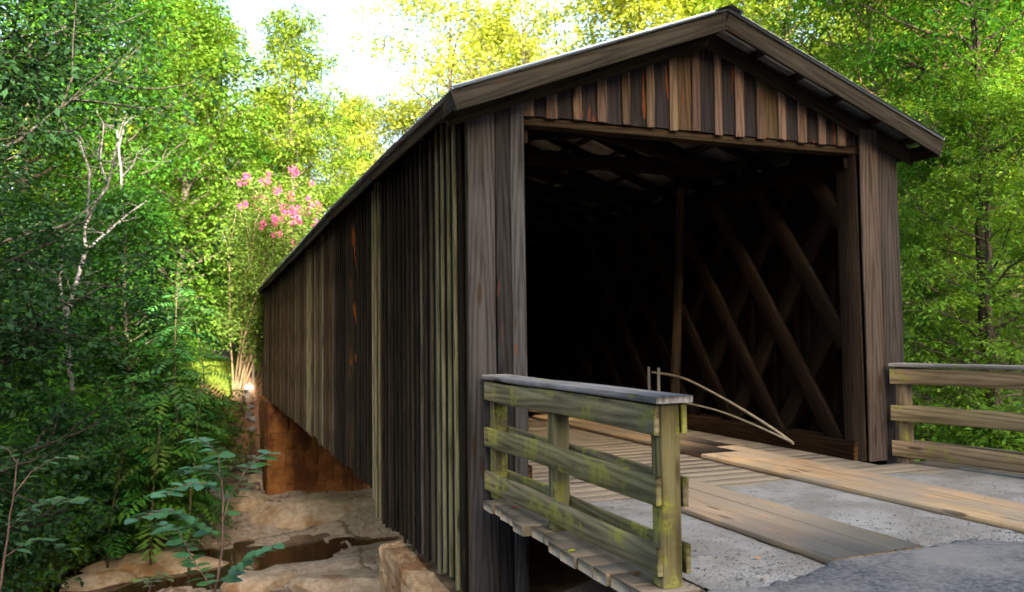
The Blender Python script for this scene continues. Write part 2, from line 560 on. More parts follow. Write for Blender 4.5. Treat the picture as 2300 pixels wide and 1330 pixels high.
# ------------------------------------------------------------------ timber pieces
_cache = {}


def board_mesh(L, w, t, var, mat, seg=3, cham=0.006, warp=0.004):
    key = (round(L, 2), round(w, 3), round(t, 3), var, mat.name, seg)
    if key in _cache:
        return _cache[key]
    rs = np.random.RandomState(abs(hash((round(L, 2), round(w, 3), round(t, 3), var))) % (2 ** 31))
    c = min(cham, t * 0.3)
    hw, ht = w / 2, t / 2
    sec = np.array([(-hw + c, -ht), (hw - c, -ht), (hw, -ht + c), (hw, ht - c), (hw - c, ht), (-hw + c, ht), (-hw, ht - c), (-hw, -ht + c)])
    V = []
    ph = rs.rand() * 6
    for k in range(seg + 1):
        x = -L / 2 + L * k / seg
        dy = warp * math.sin(ph + k * 1.3) + rs.randn() * warp * 0.25
        dz = warp * 0.6 * math.cos(ph + k * 1.7)
        for (a, b) in sec:
            V.append((x + rs.randn() * 0.003 * (k in (0, seg)), a * (1 + rs.randn() * 0.006) + dy, b + dz))
    F = []
    for k in range(seg):
        for j in range(8):
            F.append((k * 8 + j, k * 8 + (j + 1) % 8, (k + 1) * 8 + (j + 1) % 8, (k + 1) * 8 + j))
    F = np.array(F)[:, ::-1]
    caps = np.array([list(range(0, 8))[::1], list(range(seg * 8, seg * 8 + 8))[::-1]])
    caps = caps[:, ::-1]
    me = mesh_np("board", V, [F, caps])
    me.materials.append(mat)
    _cache[key] = me
    return me


def board(name, p0, p1, w, t, face, mat, color, parent, seg=3, cham=0.006, warp=0.004, var=None):
    """a plank from p0 to p1, w wide, t thick, its broad face looking along `face`"""
    p0 = Vector(p0); p1 = Vector(p1)
    d = p1 - p0; L = d.length; ex = d / L
    ez = Vector(face); ez = (ez - ex * ez.dot(ex)).normalized()
    ey = ez.cross(ex)
    v = random.randint(0, 3) if var is None else var
    me = board_mesh(L, w, t, v, mat, seg, cham, warp)
    o = link(name, me, None, parent, color)
    m = Matrix((ex, ey, ez)).transposed().to_4x4()
    m.translation = (p0 + p1) / 2
    o.matrix_basis = m
    return o


def tint(c, j=0.25):
    k = 1 + random.uniform(-j, j)
    return (c[0] * k, c[1] * k * random.uniform(0.96, 1.04), c[2] * k * random.uniform(0.9, 1.08))


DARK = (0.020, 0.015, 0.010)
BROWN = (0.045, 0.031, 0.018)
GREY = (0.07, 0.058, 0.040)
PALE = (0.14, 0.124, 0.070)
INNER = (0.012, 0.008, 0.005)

W = 5.664
RIDGE_X = W / 2
EAVE_Z, RIDGE_Z, EAVE_O = 3.90, 5.08, 0.28
SLOPE = (RIDGE_Z - EAVE_Z) / (RIDGE_X + EAVE_O)
LEN = 30.2
_sy = [-0.5, 2.5, 7.5, 13.8, 31.0]
_sv = [0.0, 0.05, 0.06, -0.03, -0.20]


def sag(y):
    return float(np.interp(y, _sy, _sv))


def roof_z(x):
    return RIDGE_Z - SLOPE * abs(x - RIDGE_X)


bridge = empty("covered_bridge", (0, 0, 0))
tag(bridge, "long covered wooden bridge with dark vertical boards, open portal and low gabled metal roof", "bridge")

# --- side walls: vertical boards, battens over the joints on the outside
_zb_y = [0.0, 0.9, 1.9, 3.5, 4.4, 4.75, 4.95, 9.0, 12.4, 16, 24.8, 25.2, 30.2]
_zb_v = [-1.04, -1.0, -1.04, -1.1, -1.2, -1.16, -0.74, -0.82, -0.78, -0.8, -0.88, -1.22, -1.3]
y = 0.03
k = 0
while y < LEN:
    bw = random.uniform(0.20, 0.26)
    zb = float(np.interp(y, _zb_y, _zb_v)) + random.uniform(-0.035, 0.035)
    zt = 3.90 + sag(y)
    rsn = M['wood_rust'] if 6.0 < y < 7.2 else (M['wood_resin'] if random.random() < 0.15 else M['wood'])
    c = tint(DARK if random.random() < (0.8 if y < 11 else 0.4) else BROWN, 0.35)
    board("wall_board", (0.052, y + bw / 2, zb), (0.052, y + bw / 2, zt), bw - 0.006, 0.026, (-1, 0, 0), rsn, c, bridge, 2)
    r = random.random()
    if 0.45 < y < 1.25 or 4.2 < y < 5.0 or 12.5 < y < 13.6 or r < 0.06:
        bc = tint(PALE, 0.2)
    elif r < 0.22:
        bc = tint(GREY, 0.3)
    else:
        bc = tint(DARK if y < 9 else BROWN, 0.5)
    zb2 = zb + random.uniform(-0.05, 0.03)
    board("wall_batten", (0.021, y, zb2), (0.021, y, zt), random.uniform(0.055, 0.085), 0.034, (-1, 0, 0), M['wood_rust'] if 6.4 < y < 7.0 else M['wood'], bc, bridge, 2)
    y += bw
    k += 1
y = 0.03
while y < LEN:
    bw = 0.25
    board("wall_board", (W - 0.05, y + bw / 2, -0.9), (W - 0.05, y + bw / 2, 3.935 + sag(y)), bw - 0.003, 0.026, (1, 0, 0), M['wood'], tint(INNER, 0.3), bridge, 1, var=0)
    y += bw

# --- lattice trusses (two crossing layers of planks) and their chords
SL = 1.37
for side, x_in, sg in (("left", 0.60, -1), ("right", 5.05, 1)):
    for layer, dirn in ((0, 1), (1, -1)):
        xx = x_in + sg * layer * 0.085
        y0 = -3.6 + 0.28
        while y0 < LEN + 3.6:
            z0, z1 = -0.55, 3.92
            ya, yb = (y0, y0 + (z1 - z0) / SL) if dirn > 0 else (y0, y0 - (z1 - z0) / SL)
            # clip the plank to the length of the house
            def cl(yv, zv, yo, zo):
                lim = 0.30 if yv < 0.30 else (LEN - 0.3 if yv > LEN - 0.3 else None)
                if lim is None: return yv, zv
                f = (lim - yo) / (yv - yo)
                return lim, zo + (zv - zo) * f
            inside = lambda v: 0.30 <= v <= LEN - 0.3
            if inside(ya) or inside(yb):
                a = cl(ya, z0, yb, z1); b = cl(yb, z1, ya, z0)
                if math.hypot(a[0] - b[0], a[1] - b[1]) > 0.5:
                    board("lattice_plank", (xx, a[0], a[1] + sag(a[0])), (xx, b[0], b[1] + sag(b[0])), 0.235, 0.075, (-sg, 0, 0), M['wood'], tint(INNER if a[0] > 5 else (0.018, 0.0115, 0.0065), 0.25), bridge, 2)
            y0 += 1.1
    for zc, hh in ((0.10, 0.24), (-0.42, 0.24), (3.70, 0.26)):
        for xo in (-sg * 0.075, sg * 0.165):
            ys = 0.12
            while ys < LEN - 0.2:
                ye = min(ys + 7.5, LEN - 0.1)
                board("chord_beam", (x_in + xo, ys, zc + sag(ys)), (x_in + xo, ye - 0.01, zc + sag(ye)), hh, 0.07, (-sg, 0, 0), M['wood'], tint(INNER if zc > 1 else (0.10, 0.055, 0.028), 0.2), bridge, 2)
                ys = ye

# --- tie beams, plan braces, rafters, purlins
ties = [0.32 + 2.6 * i for i in range(12)]
for i, ty in enumerate(ties):
    z = 4.06 + sag(ty)
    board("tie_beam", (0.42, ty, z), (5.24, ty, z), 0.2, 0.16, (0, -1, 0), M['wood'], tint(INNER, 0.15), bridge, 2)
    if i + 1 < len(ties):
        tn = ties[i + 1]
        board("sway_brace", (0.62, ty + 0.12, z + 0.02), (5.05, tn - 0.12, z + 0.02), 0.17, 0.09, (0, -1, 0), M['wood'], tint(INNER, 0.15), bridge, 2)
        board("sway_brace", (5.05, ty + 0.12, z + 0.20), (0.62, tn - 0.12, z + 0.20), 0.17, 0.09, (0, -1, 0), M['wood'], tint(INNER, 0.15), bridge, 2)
yr = 0.35
while yr < LEN:
    for sg in (-1, 1):
        xe = RIDGE_X + sg * (RIDGE_X + 0.12)
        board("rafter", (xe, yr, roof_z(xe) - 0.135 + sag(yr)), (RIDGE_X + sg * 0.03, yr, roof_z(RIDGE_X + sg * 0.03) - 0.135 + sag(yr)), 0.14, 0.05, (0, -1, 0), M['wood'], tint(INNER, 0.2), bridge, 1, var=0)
    yr += 0.88
for sg in (-1, 1):
    for j in range(6):
        xo = 0.12 + j * (RIDGE_X + EAVE_O - 0.30) / 5
        xe = RIDGE_X + sg * xo
        ys = -0.40
        while ys < LEN + 0.3:
            ye = min(ys + 6.2, LEN + 0.42)
            board("purlin", (xe, ys, roof_z(xe) - 0.042 + sag(ys)), (xe, ye - 0.01, roof_z(xe) - 0.042 + sag(ye)), 0.09, 0.038, (sg * SLOPE, 0, 1), M['wood'], tint(BROWN, 0.2), bridge, 2)
            ys = ye
    # eave boards nailed under the roof edge, in lengths
    xe = RIDGE_X + sg * (RIDGE_X + 0.19)
    ys = -0.38
    while ys < LEN + 0.3:
        ye = min(ys + random.choice((3.4, 4.2, 4.8)), LEN + 0.4)
        dz = random.uniform(-0.02, 0.02)
        board("eave_board", (xe, ys, roof_z(xe) - 0.125 + dz + sag(ys)), (xe, ye - 0.01, roof_z(xe) - 0.125 + dz + sag(ye)), 0.13, 0.035, (sg, 0, 0), M['wood_resin'] if random.random() < 0.3 else M['wood'], tint(BROWN, 0.3), bridge, 2)
        ys = ye


# --- corrugated roof sheets
def roof_sheet_mesh():
    wpan, period = 0.66, 0.0733
    n = int(wpan / period * 6) + 1
    ys = np.linspace(-wpan / 2, wpan / 2, n)
    zs = 0.0095 * np.cos(ys / period * 2 * math.pi)
    L = math.hypot(RIDGE_X + EAVE_O, RIDGE_Z - EAVE_Z)
    V = []
    for x in (0.0, L / 2, L):
        for a, b in zip(ys, zs):
            V.append((x, a, b))
    nv = len(V)
    F = [(k * n + j, k * n + j + 1, (k + 1) * n + j + 1, (k + 1) * n + j) for k in range(2) for j in range(n - 1)]
    V2 = [(a, b, c - 0.0016) for a, b, c in V]
    F2 = [(d + nv, c + nv, b + nv, a + nv) for a, b, c, d in F]
    rim = []
    for j in range(n - 1):
        rim.append((2 * n + j, 2 * n + j + 1, nv + 2 * n + j + 1, nv + 2 * n + j))
    return mesh_np("roof_sheet", V + V2, [np.array(F), np.array(F2), np.array(rim)], True)


_rs = roof_sheet_mesh()
for sg in (-1, 1):
    ang = math.atan(SLOPE)
    yr = -0.50 + 0.33
    while yr < LEN + 0.45:
        o = link("roof_sheet", _rs, M['metal'], bridge)
        ex = Vector((sg * math.cos(ang), (sag(yr + 0.3) - sag(yr - 0.3)) * 0, -math.sin(ang))).normalized()
        ez = Vector((sg * math.sin(ang), 0, math.cos(ang)))
        ey = ez.cross(ex)
        m = Matrix((ex, ey, ez)).transposed().to_4x4()
        m.translation = Vector((RIDGE_X, yr, RIDGE_Z - 0.004 + sag(yr) + random.uniform(0, 0.004)))
        o.matrix_basis = m
        yr += 0.62
# folded ridge cap
_V = []; _F = []
for i, yv in enumerate(np.linspace(-0.54, LEN + 0.5, 12)):
    for dx, dz in ((-0.17, 0.0), (0, 0.0), (0.17, 0.0), (0.17, -0.004), (0, -0.004), (-0.17, -0.004)):
        _V.append((RIDGE_X + dx, yv, roof_z(RIDGE_X + dx) + 0.018 + dz + sag(yv)))
    if i:
        b0 = (i - 1) * 6; b1 = i * 6
        for j in range(6):
            _F.append((b0 + j, b0 + (j + 1) % 6, b1 + (j + 1) % 6, b1 + j))
link("ridge_cap", mesh_np("ridge_cap", _V, np.array(_F)), M['metal'], bridge)

# --- gable end: rake boards, gable boards and battens, lintel
HH = 3.838
for sg in (-1, 1):
    xe = RIDGE_X + sg * (RIDGE_X + EAVE_O - 0.01)
    dx, dz = (-sg), SLOPE
    a = (xe, -0.425, roof_z(xe) - 0.125); b = (RIDGE_X + sg * 0.002, -0.425, RIDGE_Z - 0.125)
    board("rake_board", a, b, 0.19, 0.038, (0, -1, 0), M['wood'], tint((0.030, 0.028, 0.021), 0.05), bridge, 4, var=1)
    a = (RIDGE_X + sg * (RIDGE_X + 0.24), -0.044, roof_z(RIDGE_X + RIDGE_X + 0.24) - 0.185); b = (RIDGE_X + sg * 0.002, -0.044, RIDGE_Z - 0.185)
    board("frieze_board", a, b, 0.20, 0.028, (0, -1, 0), M['wood'], tint((0.036, 0.026, 0.017), 0.05), bridge, 4, var=2)
    xe = RIDGE_X + sg * (RIDGE_X + 0.22)
    board("eave_block", (xe, -0.405, roof_z(xe) - 0.15), (xe, -0.05, roof_z(xe) - 0.15), 0.16, 0.09, (sg, 0, 0), M['wood'], tint(DARK, 0.1), bridge, 1)
N_ = NT("galvanised_trim"); M['trim'] = N_.done(N_.bsdf((0.55, 0.58, 0.58), 0.4, None, metallic=0.35))
for sg in (-1, 1):
    xe = RIDGE_X + sg * (RIDGE_X + EAVE_O + 0.01)
    board("drip_edge", (xe, -0.458, roof_z(xe) + 0.0), (RIDGE_X + sg * 0.02, -0.458, RIDGE_Z + 0.0), 0.036, 0.02, (0, -1, 0), M['trim'], (1, 1, 1), bridge, 1, 0.002, 0.0)
x = 0.606
bt = 0
while x < 5.02:
    bw = min(0.297, 5.02 - x)
    zt = roof_z(x + bw / 2) - 0.14
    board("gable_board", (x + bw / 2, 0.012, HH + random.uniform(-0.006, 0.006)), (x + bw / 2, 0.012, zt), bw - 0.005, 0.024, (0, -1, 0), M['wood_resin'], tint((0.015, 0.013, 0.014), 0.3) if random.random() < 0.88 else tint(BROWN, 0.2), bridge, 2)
    xb = x + (0.03 if bt == 0 else 0)
    zt = roof_z(xb) - 0.14
    wide = random.choice((0.10, 0.11, 0.12, 0.13))
    board("gable_batten", (xb + 0.02, -0.014, HH - random.uniform(0.0, 0.03)), (xb + 0.02, -0.014, zt), wide, 0.024, (0, -1, 0), M['wood'], tint((0.075, 0.052, 0.040), 0.3), bridge, 2)
    x += 0.297
    bt += 1
board("lintel", (0.52, 0.12, HH - 0.005), (5.12, 0.12, HH - 0.005), 0.17, 0.18, (0, -1, 0), M['wood'], (0.032, 0.022, 0.013), bridge, 3)

# --- portal boards and jambs
for i, (xa, xb, yf, c) in enumerate(((0.0, 0.285, -0.030, (0.052, 0.049, 0.049)), (0.295, 0.452, -0.026, (0.023, 0.022, 0.023)), (0.456, 0.606, -0.034, (0.053, 0.053, 0.056)))):
    xm = (xa + xb) / 2
    o = board("portal_board", (xm, yf + 0.016, -2.3), (xm, yf + 0.016, roof_z(xm) - 0.15), xb - xa, 0.032, (0, -1, 0), M['wood_knot'] if i else M['wood'], c, bridge, 6, var=i)
for i, (xa, xb, yf, c) in enumerate(((5.022, 5.300, -0.060, (0.070, 0.054, 0.045)), (5.345, 5.664, -0.012, (0.046, 0.039, 0.037)))):
    xm = (xa + xb) / 2
    board("portal_board", (xm, yf + 0.016, 0.004 if i == 0 else -0.5), (xm, yf + 0.016, roof_z(xm) - 0.15), xb - xa, 0.032, (0, -1, 0), M['wood'], c, bridge, 6, var=i)
board("corner_board", (0.010, 0.018, -2.3), (0.010, 0.018, 3.86), 0.03, 0.03, (-1, 0, 0), M['wood'], tint(BROWN, 0.1), bridge, 2)
for xm, sg in ((0.61, 1), (5.018, -1)):
    board("jamb_board", (xm, 0.17, 0.004), (xm, 0.17, HH - 0.1), 0.33, 0.03, (sg, 0, 0), M['wood'], tint((0.030, 0.021, 0.014), 0.1), bridge, 3)
for xm in (0.30, 5.34):
    board("portal_post", (xm, 0.17, -1.6), (xm, 0.17, HH - 0.1), 0.2, 0.2, (0, -1, 0), M['wood'], tint(DARK, 0.1), bridge, 2)

# --- deck: stringers, cross planks, wheel treads
for xs in (0.72, 1.7, 2.8, 3.9, 4.95):
    for ya, yb in ((-3.05, 6.0), (6.01, 15.0), (15.01, 24.9)):
        board("stringer", (xs, ya, -0.245), (xs, yb, -0.245), 0.32, 0.16, (1, 0, 0), M['wood'], tint(DARK, 0.1), bridge, 1)
y = -3.30
while y < LEN:
    pw = random.uniform(0.20, 0.27)
    out = y < -0.30
    xa = (0.06 + random.uniform(-0.08, 0.07)) if out else 0.66
    xb = (5.93 + random.uniform(-0.06, 0.06)) if out else 4.96
    zt = random.uniform(-0.002, 0.002)
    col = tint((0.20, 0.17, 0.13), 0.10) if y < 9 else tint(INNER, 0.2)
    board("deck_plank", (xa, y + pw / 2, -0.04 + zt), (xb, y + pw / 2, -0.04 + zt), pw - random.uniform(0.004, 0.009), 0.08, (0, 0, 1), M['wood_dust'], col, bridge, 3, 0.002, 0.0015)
    y += pw
RG, RW = 0.545, 0.856
for sg in (-1, 1):
    for j in range(3):
        xm = RIDGE_X + sg * (RG + RW * (j + 0.5) / 3)
        ys = -3.24 + random.uniform(-0.05, 0.03) - (0.25 if sg > 0 else 0)
        if sg > 0: ys -= 0.9 - 0.08 * j
        first = True
        while ys < LEN - 0.1:
            ln = random.choice((4.2, 4.9, 5.5)) if not first else random.uniform(5.2, 6.2)
            ye = min(ys + ln, LEN)
            if ye - ys > 0.3:
                board("wheel_tread", (xm, ys, 0.032 + random.uniform(0, 0.004)), (xm, ye - 0.01, 0.032), RW / 3 - 0.008, 0.05, (0, 0, 1), M['wood_tread'], tint((0.44, 0.31, 0.18), 0.07), bridge, 4, 0.008, 0.004)
            ys = ye; first = False


# loose grit drifted over the outer end of the deck
def grit_keep(X, Y):
    edge = -0.85 + 0.9 * (fbm(X * 1.2, Y * 1.2) + 0.1)
    base = (Y < edge) & (Y > road_front(X) - 0.25) & (X > 0.34 + 0.2 * vnoise(X * 0 + 3, Y * 2)) & (X < 5.55 + 0.2 * vnoise(X * 0 + 7, Y * 2))
    for sg in (-1, 1):
        c = RIDGE_X + sg * (RG + RW / 2)
        base &= ~((np.abs(X - c) < RW / 2 + 0.003) & (Y > -3.4))
    return base


sheet("grit_layer", np.linspace(0.3, 5.8, 240), np.linspace(-3.9, 0.2, 190),
      lambda X, Y: 0.0085 + 0.010 * (fbm(X * 3, Y * 3) + 0.25) * smooth(0.0, -2.5, Y) + 0.012 * (vnoise(X * 14, Y * 14) ** 3) * smooth(-1.5, -3.0, Y), M['silt'], grit_keep)

# verge of packed grit where the camera side of the lane meets the bank
sheet("road_shoulder", np.linspace(-2.6, 8.0, 90), np.linspace(-14, -3.1, 90),
      lambda X, Y: np.where((X > 0.3) & (X < 6.0), -0.012, height(X, Y) + 0.015) - 0.35 * smooth(-3.5, -3.15, Y), M['silt'],
      lambda X, Y: Y < -3.22 + 0.3 * fbm(X * 2, Y))


def stone_mesh(seed, sub=2, rough=0.35):
    import bmesh
    bm = bmesh.new()
    bmesh.ops.create_icosphere(bm, subdivisions=sub, radius=1.0)
    rs = np.random.RandomState(seed)
    pl = rs.randn(9, 3); pl /= np.linalg.norm(pl, axis=1)[:, None]
    dd = rs.uniform(0.62, 0.95, 9)
    for v in bm.verts:
        p = np.array(v.co)
        for q, d in zip(pl, dd):
            s = p @ q
            if s > d: p = p - q * (s - d) * 0.9
        p *= 1 + rough * 0.12 * rs.randn()
        v.co = p
    me = bpy.data.meshes.new("stone")
    bm.to_mesh(me); bm.free()
    return me


_stones = [stone_mesh(s) for s in range(5)]
_small = [stone_mesh(s, 1) for s in range(20, 24)]


def rock(name, loc, size, mat, me=None, rot=None, color=(1, 1, 1), label=None, cat="rock", group=None):
    me = me or random.choice(_stones)
    me = me.copy() if len(me.materials) and me.materials[0] != mat else me
    o = link(name, me, mat, None, color)
    o.location = loc; o.scale = size
    o.rotation_euler = rot or (random.uniform(-0.3, 0.3), random.uniform(-0.3, 0.3), random.uniform(0, 6.3))
    tag(o, label, cat, group)
    return o


# pebbles scattered over the approach: uncountable
def pebbles():
    rs = np.random.RandomState(5)
    base = np.array([(1, 0, 0), (-0.8, 0.3, 0), (0.1, 1, 0), (0.2, -0.9, 0), (0, 0.1, 0.8), (0, 0, -0.6)])
    tri = np.array([(0, 2, 4), (2, 1, 4), (1, 3, 4), (3, 0, 4), (2, 0, 5), (1, 2, 5), (3, 1, 5), (0, 3, 5)])
    V = []; F = []
    n = 0
    while n < 5200:
        x = rs.uniform(0.3, 6.4); y = -3.75 + abs(rs.randn()) * (0.55 if rs.rand() < 0.75 else 1.4)
        if y > -0.4: continue
        on = False
        for sg in (-1, 1):
            if abs(x - (RIDGE_X + sg * (RG + RW / 2))) < RW / 2 + 0.01 and y > -3.45: on = True
        if on and rs.rand() < 0.97: continue
        if y < -3.3 and y < road_front(x) - 0.12: continue
        s = rs.uniform(0.003, 0.008) * (1.8 if rs.rand() < 0.06 else 1)
        a = rs.rand() * 6.3
        R2 = np.array([[math.cos(a), -math.sin(a), 0], [math.sin(a), math.cos(a), 0], [0, 0, 1]])
        p = (base * (1 + 0.3 * rs.randn(6, 1))) @ R2.T * s * np.array([1, 1, 0.75])
        z = 0.062 if on else 0.016
        V.append(p + np.array([x, y, z + s * 0.2])); F.append(tri + 6 * n); n += 1
    o = link("gravel", mesh_np("gravel", np.concatenate(V), np.concatenate(F)), M['stone_grit'], None, (1, 1, 1))
    tag(o, "loose grey gravel scattered over the bridge approach", "gravel", kind="stuff")


pebbles()

# ------------------------------------------------------------------ guard rails


def guard_rail(label, s, e, inner, wmat, wcol, post_ts, cap_col):
    s = Vector((*s, 0)); e = Vector((*e, 0))
    d = (e - s); L = d.length; ex = d / L
    nrm = Vector((-ex.y, ex.x, 0))
    root = empty("guard_rail", s)
    tag(root, label, "guard rail", "guard rails on the near approach")

    def P(t, off, z):
        q = s + ex * (t * L) + nrm * off - s
        return (q.x, q.y, z)
    for t in post_ts:
        o = board("post", P(t, 0, 0.002), P(t, 0, 1.135 if t < 0.99 else 1.135), 0.135, 0.135, nrm, wmat, tint(wcol, 0.15), root, 4, 0.01, 0.003)
    for sg in (-1, 1):
        for zc in (0.17, 0.59, 1.03):
            c = tint(wcol, 0.2)
            board("rail", P(-0.035 / L, sg * 0.093, zc), P(1 + (0.045 if sg > 0 else 0.02) / L * 1.0, sg * 0.093, zc + random.uniform(-0.01, 0.01)), 0.182, 0.040, nrm * sg, wmat, c, root, 6, 0.006, 0.006)
    board("cap_rail", P(-0.03 / L, 0, 1.160), P(1 + 0.07 / L, 0, 1.160), 0.265, 0.045, (0, 0, 1), M['wood_moss_light'], cap_col, root, 6, 0.006, 0.006)
    return root


guard_rail("mossy weathered wooden guard rail left of the bridge entrance", (0.235, -0.12), (0.265, -3.20), 1, M['wood_moss'], (0.15, 0.132, 0.07), (0.022, 0.47, 0.988), (0.20, 0.19, 0.19))
guard_rail("brownish wooden guard rail right of the bridge entrance", (5.40, -0.16), (5.78, -3.25), -1, M['wood_moss_light'], (0.21, 0.16, 0.095), (0.022, 0.5, 0.988), (0.20, 0.19, 0.18))


# ------------------------------------------------------------------ abutments
def block_mesh(sx, sy, sz, seed, nseg=4, j=0.03):
    import bmesh
    bm = bmesh.new()
    bmesh.ops.create_cube(bm, size=1.0)
    bmesh.ops.subdivide_edges(bm, edges=bm.edges[:], cuts=nseg, use_grid_fill=True)
    rs = np.random.RandomState(seed)
    for v in bm.verts:
        c = v.co
        m = max(abs(c.x), abs(c.y), abs(c.z))
        n2 = sorted((abs(c.x), abs(c.y), abs(c.z)))[1]
        k = 1.0 - (0.008 if n2 > 0.49 else 0.0)
        v.co = Vector((c.x * sx * k, c.y * sy * k, c.z * sz * k)) + Vector(rs.randn(3) * j)
    me = bpy.data.meshes.new("block"); bm.to_mesh(me); bm.free()
    return me


def abutment(name, label, cx, cy, x0, x1, y0, y1, zt, zbot, mat, cols, ch, seed):
    root = empty(name, (0, 0, 0)); tag(root, label, "abutment")
    rs = random.Random(seed)
    core = block_mesh(x1 - x0 - 0.10, y1 - y0 - 0.10, zt - zbot - 0.05, seed, 3, 0.01)
    o = link("core", core, mat, root, tuple(c * 0.7 for c in cols)); o.location = ((x0 + x1) / 2, (y0 + y1) / 2, (zt + zbot) / 2 - 0.02)
    z = zbot; row = 0
    while z < zt - 0.05:
        h = min(ch * rs.uniform(0.85, 1.15), zt - z)
        if zt - z - h < 0.12: h = zt - z
        x = x0 - (rs.uniform(0.2, 0.6) if row % 2 else 0)
        while x < x1 - 0.02:
            wd = rs.uniform(0.75, 1.5)
            xa, xb = max(x, x0), min(x + wd, x1)
            if x1 - xb < 0.2: xb = x1
            if xb - xa > 0.06:
                me = block_mesh(xb - xa - 0.028, 0.34, h - 0.008, rs.randint(0, 9999), 3, 0.012)
                k = rs.uniform(0.8, 1.2)
                b = link("stone_block", me, mat, root, (cols[0] * k, cols[1] * k * rs.uniform(0.94, 1.03), cols[2] * k))
                b.location = ((xa + xb) / 2, y0 + 0.13, z + h / 2)
            x += wd if xb < x1 else 99
        # the outward (left) end of the course
        yy = y0 + 0.32
        while yy < y1 - 0.05:
            wd = min(rs.uniform(0.7, 1.3), y1 - yy)
            me = block_mesh(0.30, wd - 0.028, h - 0.008, rs.randint(0, 9999), 3, 0.012)
            k = rs.uniform(0.8, 1.2)
            b = link("stone_block", me, mat, root, (cols[0] * k, cols[1] * k, cols[2] * k))
            b.location = (x0 + 0.13, yy + wd / 2, z + h / 2)
            yy += wd
        z += h; row += 1
    return root


abutment("stone_abutment", "orange stained stone abutment under the far end of the bridge", 0, 0, -0.15, 5.8, 25.0, 29.5, -0.92, -5.2, M['stone_orange'], (1, 1, 1), 0.62, 3)
abutment("stone_abutment", "tan stone abutment corner under the near end of the bridge", 0, 0, -0.22, 5.8, -0.4, 3.2, -1.18, -5.2, M['stone_tan'], (1.1, 0.95, 0.8), 0.55, 4)


# ------------------------------------------------------------------ plants
def tubes_mesh(tubes, name="limbs"):
    V = []; F = []; n0 = 0
    for pts, rad, ns in tubes:
        pts = np.asarray(pts, float); rad = np.asarray(rad, float)
        n = len(pts)
        tg = np.gradient(pts, axis=0); tg /= np.linalg.norm(tg, axis=1)[:, None] + 1e-9
        ref = np.array([0.31, 0.95, 0.05]) if abs(tg[0][2]) > 0.8 else np.array([0, 0, 1.0])
        a = np.cross(tg, ref); a /= np.linalg.norm(a, axis=1)[:, None] + 1e-9
        b = np.cross(tg, a)
        th = np.arange(ns) / ns * 2 * math.pi
        ring = pts[:, None, :] + rad[:, None, None] * (np.cos(th)[None, :, None] * a[:, None, :] + np.sin(th)[None, :, None] * b[:, None, :])
        V.append(ring.reshape(-1, 3))
        i = np.arange(n - 1)[:, None] * ns + np.arange(ns)[None, :]
        i2 = np.arange(n - 1)[:, None] * ns + (np.arange(ns)[None, :] + 1) % ns
        F.append((np.stack([i, i2, i2 + ns, i + ns], -1).reshape(-1, 4)) + n0)
        n0 += n * ns
    return mesh_np(name, np.concatenate(V), np.concatenate(F), True)


def leaves_mesh(P, size, rs, tilt=0.6, aspect=0.55, curl=0.25, normal=None, name="leaves", dirs=None, clump=None):
    """one folded diamond leaf at every point of P"""
    n = len(P)
    az = rs.rand(n) * 2 * math.pi
    d = np.stack([np.cos(az), np.sin(az), rs.randn(n) * 0.35 - 0.2], -1)
    if dirs is not None:
        d = d * 0.55 + dirs
    d /= np.linalg.norm(d, axis=1)[:, None]
    up = np.stack([rs.randn(n) * tilt, rs.randn(n) * tilt, np.ones(n)], -1)
    s = np.cross(d, up); s /= np.linalg.norm(s, axis=1)[:, None] + 1e-9
    nn = np.cross(s, d)
    L = size * rs.uniform(0.65, 1.35, n)[:, None]
    v0 = P
    v1 = P + d * L * 0.45 + s * L * aspect * 0.5 + nn * L * curl * 0.3
    v2 = P + d * L - nn * L * curl * 0.4
    v3 = P + d * L * 0.45 - s * L * aspect * 0.5 + nn * L * curl * 0.3
    V = np.stack([v0, v1, v2, v3], 1).reshape(-1, 3)
    F = np.arange(n * 4).reshape(n, 4)
    me = mesh_np(name, V, F)
    at = me.attributes.new("clump", 'FLOAT', 'FACE')
    at.data.foreach_set("value", (np.full(n, 0.45) if clump is None else clump).astype(np.float32))
    return me


def curve_pts(p, d, L, n, rs, up=0.1, wob=0.12):
    pts = [np.array(p, float)]; d = np.array(d, float)
    for k in range(n):
        d = d + rs.randn(3) * wob + np.array([0, 0, up])
        d /= np.linalg.norm(d)
        pts.append(pts[-1] + d * L / n)
    return np.array(pts)


